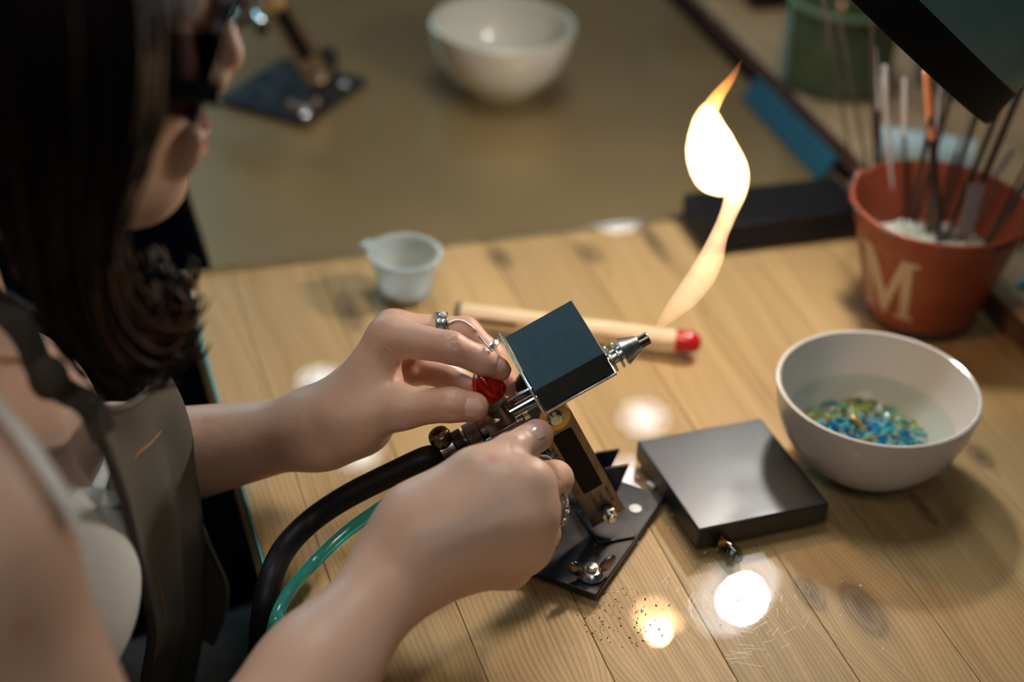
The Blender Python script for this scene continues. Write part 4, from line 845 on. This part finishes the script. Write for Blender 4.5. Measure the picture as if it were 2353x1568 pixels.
# glasses
gls = empty('glasses', (0, 0, 0)); gls.parent = who; gls.location = tuple(-PO*0)
def part_world(mb, name, m, parent, **k): return mb.build(name, m, None, loc=PO, **k)
def reparent(o, parent): o.parent = parent; o.location = (0, 0, 0); return o
for s in (-1, 1):
    pts = []; inn = []
    for t in np.linspace(0, 2*math.pi, 40, endpoint=False):
        x, y = math.cos(t), math.sin(t); rx = .034*abs(x)**.75*np.sign(x); ry = .029*abs(y)**.75*np.sign(y)
        pts.append(H(.096-.012*abs((s*.036+rx)/.07)**2+ry*.14-.004, s*.036+rx, -.013+ry*.92))
    pc = sum(pts)/40
    reparent(MB().tube(pts+[pts[0], pts[1]], .0032, 8, cap=False).build('lens_rim', 'blackplastic', None, loc=PO), gls)
    m = MB(); m.add(pts+[pc], [(i, (i+1) % 40, 40) for i in range(40)]); reparent(m.build('lens', 'lens', None, loc=PO), gls)
    reparent(MB().box(H(.032, s*.0745, -.015), (unit(fH-uH*.06), sH, uH), (.053, .0018, .0042)).build('temple_arm', 'blackplastic', None, loc=PO, bevel=.0008), gls)
    reparent(MB().prism([H(.082, s*.073, .005), H(.078, s*.073, -.031), H(.056, s*.0725, -.025), H(.058, s*.0725, .003)], sH*s*.0012).build('side_shield', 'lens', None, loc=PO), gls)
reparent(MB().tube([H(.093, -.006, -.006), H(.097, 0, -.002), H(.093, .006, -.006)], .003, 8).build('bridge', 'blackplastic', None, loc=PO), gls)
# hair
hs = []
cap = [Ell(H(-.030, 0, .050), (.092, .083, .080), HA), (Ell(H(-.040, 0, .020), (.078, .083, .090), HA), .02), (Cone(H(-.080, .01, -.02), W(-.12, .64, .20), .052, .030), .03), (Cone(H(-.04, -.060, .01), H(-.035, -.062, -.080), .028, .020), .02), (Cone(H(-.04, .060, .01), H(-.035, .062, -.080), .028, .020), .02)]
capf = field_of(cap, [], .02)
hv, hq = nets(capf, Hc-.19, Hc+.19, .004)
hc_ = mesh_np('hair_cap', hv, hq, 'hair', None, PO)
hair = empty('hair', (0, 0, 0)); hair.parent = who; reparent(hc_, hair)
G = [[(318, -80, .552), (336, 60, .545), (328, 200, .545), (282, 330, .545), (200, 440, .548), (185, 560, .555), (225, 660, .565), (300, 720, .572), (365, 700, .578), (365, 640, .576), (330, 620, .574)],
     [(240, -80, .535), (270, 120, .53), (250, 300, .53), (205, 440, .535), (190, 560, .55), (225, 690, .56), (300, 770, .57), (370, 765, .575), (405, 700, .58)],
     [(120, -80, .525), (150, 150, .52), (150, 330, .525), (140, 470, .535), (150, 590, .55), (185, 710, .56), (250, 800, .567), (330, 830, .57), (385, 790, .575)],
     [(20, -80, .525), (40, 150, .52), (60, 330, .53), (85, 470, .54), (105, 590, .555), (130, 680, .565), (180, 760, .57), (240, 820, .575)],
     [(-80, -50, .53), (-60, 200, .53), (-20, 380, .54), (30, 500, .555), (55, 590, .565), (60, 650, .57), (90, 700, .575)]]
def roots(i): return [H(.052-.030*i, -.004, .126-.003*(i-1)**2), H(.050-.030*i, -.048, .112-.002*(i-1)**2), H(.040-.028*i, -.080, .072), H(.030-.026*i, -.090, .035)]
GP = [spline(roots(i)+[PV(x, y, b) for x, y, b in g_], 34) for i, g_ in enumerate(G)]
def strands(n, seed, rad, lo_, hi_, noise, mname, t0=0, t1=34, mirror=False):
    r_ = np.random.default_rng(seed); m = MB()
    for i in range(n):
        w = r_.uniform(lo_, hi_); k = min(int(w), len(GP)-2); q_ = w-k; p = GP[k]*(1-q_)+GP[k+1]*q_
        ofs = r_.normal(size=3)*noise; ofs -= TV*0; t = np.linspace(0, 1, 34)[:, None]
        env = np.interp(t[:, 0], [0, .12, .4, .75, 1], [.45, .55, .7, .8, .9])[:, None]
        wv_ = (np.sin(t*r_.uniform(4, 9)+r_.uniform(0, 6))*r_.normal(size=3)*.0025)*t
        p = p+ofs*env+wv_
        if mirror: p = p-TV[None]*(2*((p-Hc)@TV))[:, None]-TU*.012*np.minimum(t*3, 1)
        e = int(r_.integers(28, 35)); p = p[t0:min(t1, e)]
        rr_ = np.full(len(p), rad); rr_[-1] = rad*.3; m.tube(p, rr_, 3, cap=False)
    o = m.build('strands', mname, None, loc=PO, sharp=180); o['kind'] = 'stuff'; return reparent(o, hair)
strands(1700, 1, .0011, 0, 2.5, .0062, 'hair'); strands(520, 7, .0011, 2.4, 4, .0062, 'hair', 0, 24); strands(60, 4, .0009, 2.5, 4, .005, 'hair'); strands(1100, 9, .0012, 0, 4, .0075, 'hair', 0, 24, True)
strands(420, 2, .0006, 0, 1.6, .0075, 'hairlight', 22, 34)
# necklace
nk = spline([PV(-60, 655, .575), PV(0, 672, .575), PV(50, 700, .578), PV(100, 730, .585), PV(140, 748, .595), PV(190, 770, .62)], 20)
MB().tube(nk, .0016, 8).build('necklace', 'cord', who, loc=PO)
# camisole: a cloth shell round the torso
tor = [q_ for q_ in core[:6]]
tf = field_of(tor, [], .02)
nkp, _ = hit(230, 1140); 
def camif(p, cen=None, rad=None):
    d = tf(p); u_ = p@TU.astype(np.float32); v_ = p@TV.astype(np.float32); z = p[:, 2]
    line = z-(nkp[2]+.017)+.055/(1+np.exp(-(v_-.592)/.006))+np.maximum(-u_-.0, 0)*.35      # neckline, lower under the arms
    return np.maximum(np.maximum(d-.0042, -(d+.006)), np.maximum(line, -.25-z))
cv, cq = nets(camif, W(-.25, .45, -.26)+V(-.1, -.1, 0), V(.1, .85, .22), .003, 10)
mesh_np('camisole', cv, cq, 'cami', who, PO)
def strap(pts, wid, m, name, lift=.003, th=.0014):
    rows = []
    pp = spline([hit(x, y, lift=lift)[0] for x, y in pts], 30); nn = [hit(*pts[0])[1]]*1
    for i, p in enumerate(pp):
        t = unit(pp[min(i+1, 29)]-pp[max(i-1, 0)]); g_ = np.array([float(fld((p+q_*.001)[None].astype(np.float32))[0])-float(fld((p-q_*.001)[None].astype(np.float32))[0]) for q_ in np.eye(3)]); n_ = unit(g_); s_ = unit(np.cross(t, n_))
        rows.append([p+s_*wid*k for k in (-1, -.5, 0, .5, 1)])
    MB().grid(rows, th).build(name, m, who, loc=PO)
strap([(-60, 850), (0, 935), (60, 1010), (110, 1085), (150, 1150), (175, 1200)], .0040, 'cami', 'camisole_strap')
strap([(175, 1150), (210, 1152), (245, 1150), (268, 1142)], .0034, 'cami', 'camisole_trim', .005)
# apron
AP = [[(205, 925, .560), (245, 940, .585), (290, 935, .61), (335, 905, .64), (380, 848, .675)],
      [(215, 980, .560), (262, 1000, .590), (310, 990, .62), (370, 960, .65), (412, 925, .685)],
      [(240, 1060, .562), (300, 1075, .595), (350, 1070, .63), (405, 1050, .66), (437, 1030, .69)],
      [(272, 1150, .565), (330, 1165, .60), (385, 1160, .635), (430, 1150, .665), (453, 1140, .69)],
      [(300, 1250, .568), (352, 1262, .605), (405, 1260, .64), (448, 1255, .665), (465, 1250, .69)],
      [(330, 1360, .570), (375, 1370, .61), (420, 1370, .64), (452, 1365, .665), (470, 1360, .69)],
      [(350, 1460, .575), (385, 1470, .61), (422, 1475, .64), (448, 1480, .665), (462, 1490, .69)],
      [(340, 1570, .575), (370, 1580, .61), (400, 1590, .64), (425, 1600, .665), (440, 1610, .69)],
      [(330, 1720, .575), (350, 1730, .61), (370, 1740, .64), (385, 1750, .665), (400, 1750, .69)]]
apr = empty('apron', (0, 0, 0)); apr.parent = who
rows = [spline([PV(x, y, b) for x, y, b in r_], 26) for r_ in AP]; rows = np.array(rows); rows = np.stack([spline(rows[:, j], 50) for j in range(26)], 1)
ii, jj = np.meshgrid(np.arange(50), np.arange(26), indexing='ij'); rows = rows+TU*(np.sin(jj*.55+ii*.09)*.0022*np.minimum(ii/10, 1))[..., None]
reparent(MB().grid(rows, .0016).build('bib', 'apron', None, loc=PO), apr)
# rolled far side panel with the pocket fold
PK = [[(440, 1150, .69), (455, 1180, .685), (462, 1215, .68)], [(445, 1220, .69), (480, 1255, .68), (498, 1285, .67)], [(450, 1300, .69), (505, 1320, .675), (522, 1345, .665)], [(455, 1380, .69), (500, 1400, .675), (520, 1405, .665)], [(450, 1450, .69), (470, 1470, .68), (490, 1485, .67)]]
rw_ = np.array([spline([PV(x, y, b) for x, y, b in r_], 14) for r_ in PK]); rw_ = np.stack([spline(rw_[:, j], 24) for j in range(14)], 1)
reparent(MB().grid(rw_, .0018).build('pocket', 'apron', None, loc=PO), apr)
ed = rows[:, 0]; reparent(MB().tube(ed, .0022, 8).build('hem', 'aprondark', None, loc=PO), apr)
te = rows[0]; reparent(MB().tube(te, .0020, 8).build('top_hem', 'apron', None, loc=PO), apr)
def onbib(x, y):
    d = ray(x, y); q_ = rows.reshape(-1, 3)-CAM; t = q_@d/(d@d); e = np.linalg.norm(q_-t[:, None]*d, axis=1); k = e.argmin(); return CAM+d*t[k]-unit(d)*.0018
for l_ in (((388, 940), (372, 985), (345, 1020), (318, 1042), (300, 1070), (290, 1092)), ((345, 1290), (365, 1345), (376, 1400), (384, 1440))):
    reparent(MB().tube(spline([onbib(*q_) for q_ in l_], 20), .0006, 6).build('stitching', 'stitch', None, loc=PO), apr)
s1 = spline([PV(-60, 650, .59), PV(0, 705, .575), PV(60, 770, .566), PV(95, 850, .560), PV(150, 900, .560), PV(205, 930, .560), PV(240, 1000, .562)], 40)
rows_s = [[p+TV*k*.005+TU*k*.0045 for k in (-1, -.4, .4, 1)] for p in s1]; reparent(MB().grid(rows_s, .002).build('neck_strap', 'aprondark', None, loc=PO), apr)
kn2 = PV(112, 868, .558); reparent(MB().ball(kn2, (.008, .006, .010), (TU, TV, ZZ)).build('strap_knot', 'aprondark', None, loc=PO), apr)
# trousers
tr = [Ell(W(-.15, .625, -.25), (.12, .175, .12)), (Cone(W(-.13, .54, -.25), W(.30, .50, -.19), .085, .062), .03), (Cone(W(-.13, .71, -.25), W(.30, .76, -.19), .085, .062), .03), (Cone(W(.30, .50, -.19), W(.26, .50, -.70), .060, .04), .02), (Cone(W(.30, .76, -.19), W(.26, .76, -.70), .060, .04), .02)]
tv, tq = nets(field_of(tr, []), W(-.30, .38, -.76)+V(-.3, -.1, 0), V(.45, 1.0, -.08), .007, 10)
mesh_np('trousers', tv, tq, 'trousers', who, PO)
# rings
def ring(a, b, t, r, w, m, name='ring', th=.0012):
    c = a+(b-a)*t; d_ = unit(b-a); return MB().lathe(c-d_*w/2, d_, [(0, r), (0, r+th), (w*.15, r+th*1.2), (w*.85, r+th*1.2), (w, r+th), (w, r)], 40, close=True).build(name, m, who, loc=PO)
rA = ring(LM[0][0], LM[1][0], .665, .0083, .0052, 'silverdark'); c = LM[0][0]+(LM[1][0]-LM[0][0])*.665; d_ = unit(LM[1][0]-LM[0][0]); x_ = unit(np.cross(d_, ZZ)); y_ = np.cross(x_, d_)
m = MB()
for s in (-.0026, .0026): m.tube([c+d_*s+(x_*math.cos(a)+y_*math.sin(a))*.0098 for a in np.linspace(0, 6.29, 36)], .0005, 6, cap=False)
for i in range(16):
    a0 = i*2*math.pi/16
    for s in (-.0012, .0012): m.tube([c+d_*(s+.0010*math.cos(b))+(x_*math.cos(a0+.12*math.sin(b))+y_*math.sin(a0+.12*math.sin(b)))*.0098 for b in np.linspace(0, 6.3, 9)], .00028, 5, cap=False)
o = m.build('filigree', 'silver', None, loc=PO); reparent(o, rA)
ptop = hit(1018, 731, t0=.6)[0]; reparent(MB().ball(ptop+ZZ*.0018, .0016).build('pearl', 'white', None, loc=PO), rA)
m = MB(); ca = [hit(x, y, lift=.0008, t0=.6)[0] for x, y in ((1032, 742), (1048, 736), (1064, 738), (1078, 746), (1090, 756), (1104, 774), (1118, 792), (1130, 806))]; ca = spline(ca, 42)
for i, p in enumerate(ca): m.ball(p, .0007, None, 6, 4)
reparent(m.build('chain', 'silver', None, loc=PO), rA); rA.children[-1]['kind'] = 'stuff'
ring(LM[1][0], LM[2][0], .85, .0076, .0032, 'silver')
rB = ring(RM[0][0], RM[1][0], .80, .0088, .0035, 'silver'); c = RM[0][0]+(RM[1][0]-RM[0][0])*.80; d_ = unit(RM[1][0]-RM[0][0]); x_ = unit(np.cross(d_, ZZ)); y_ = np.cross(x_, d_)
m = MB()
for ph_ in (0, 2.1, 4.2): m.tube([c+d_*.0022*math.sin(a*5+ph_)+(x_*math.cos(a)+y_*math.sin(a))*(.0104+.0005*math.cos(a*5+ph_)) for a in np.linspace(0, 6.29, 90)], .0006, 6, cap=False)
reparent(m.build('braid', 'silver', None, loc=PO), rB)
print('verts', len(body_v))
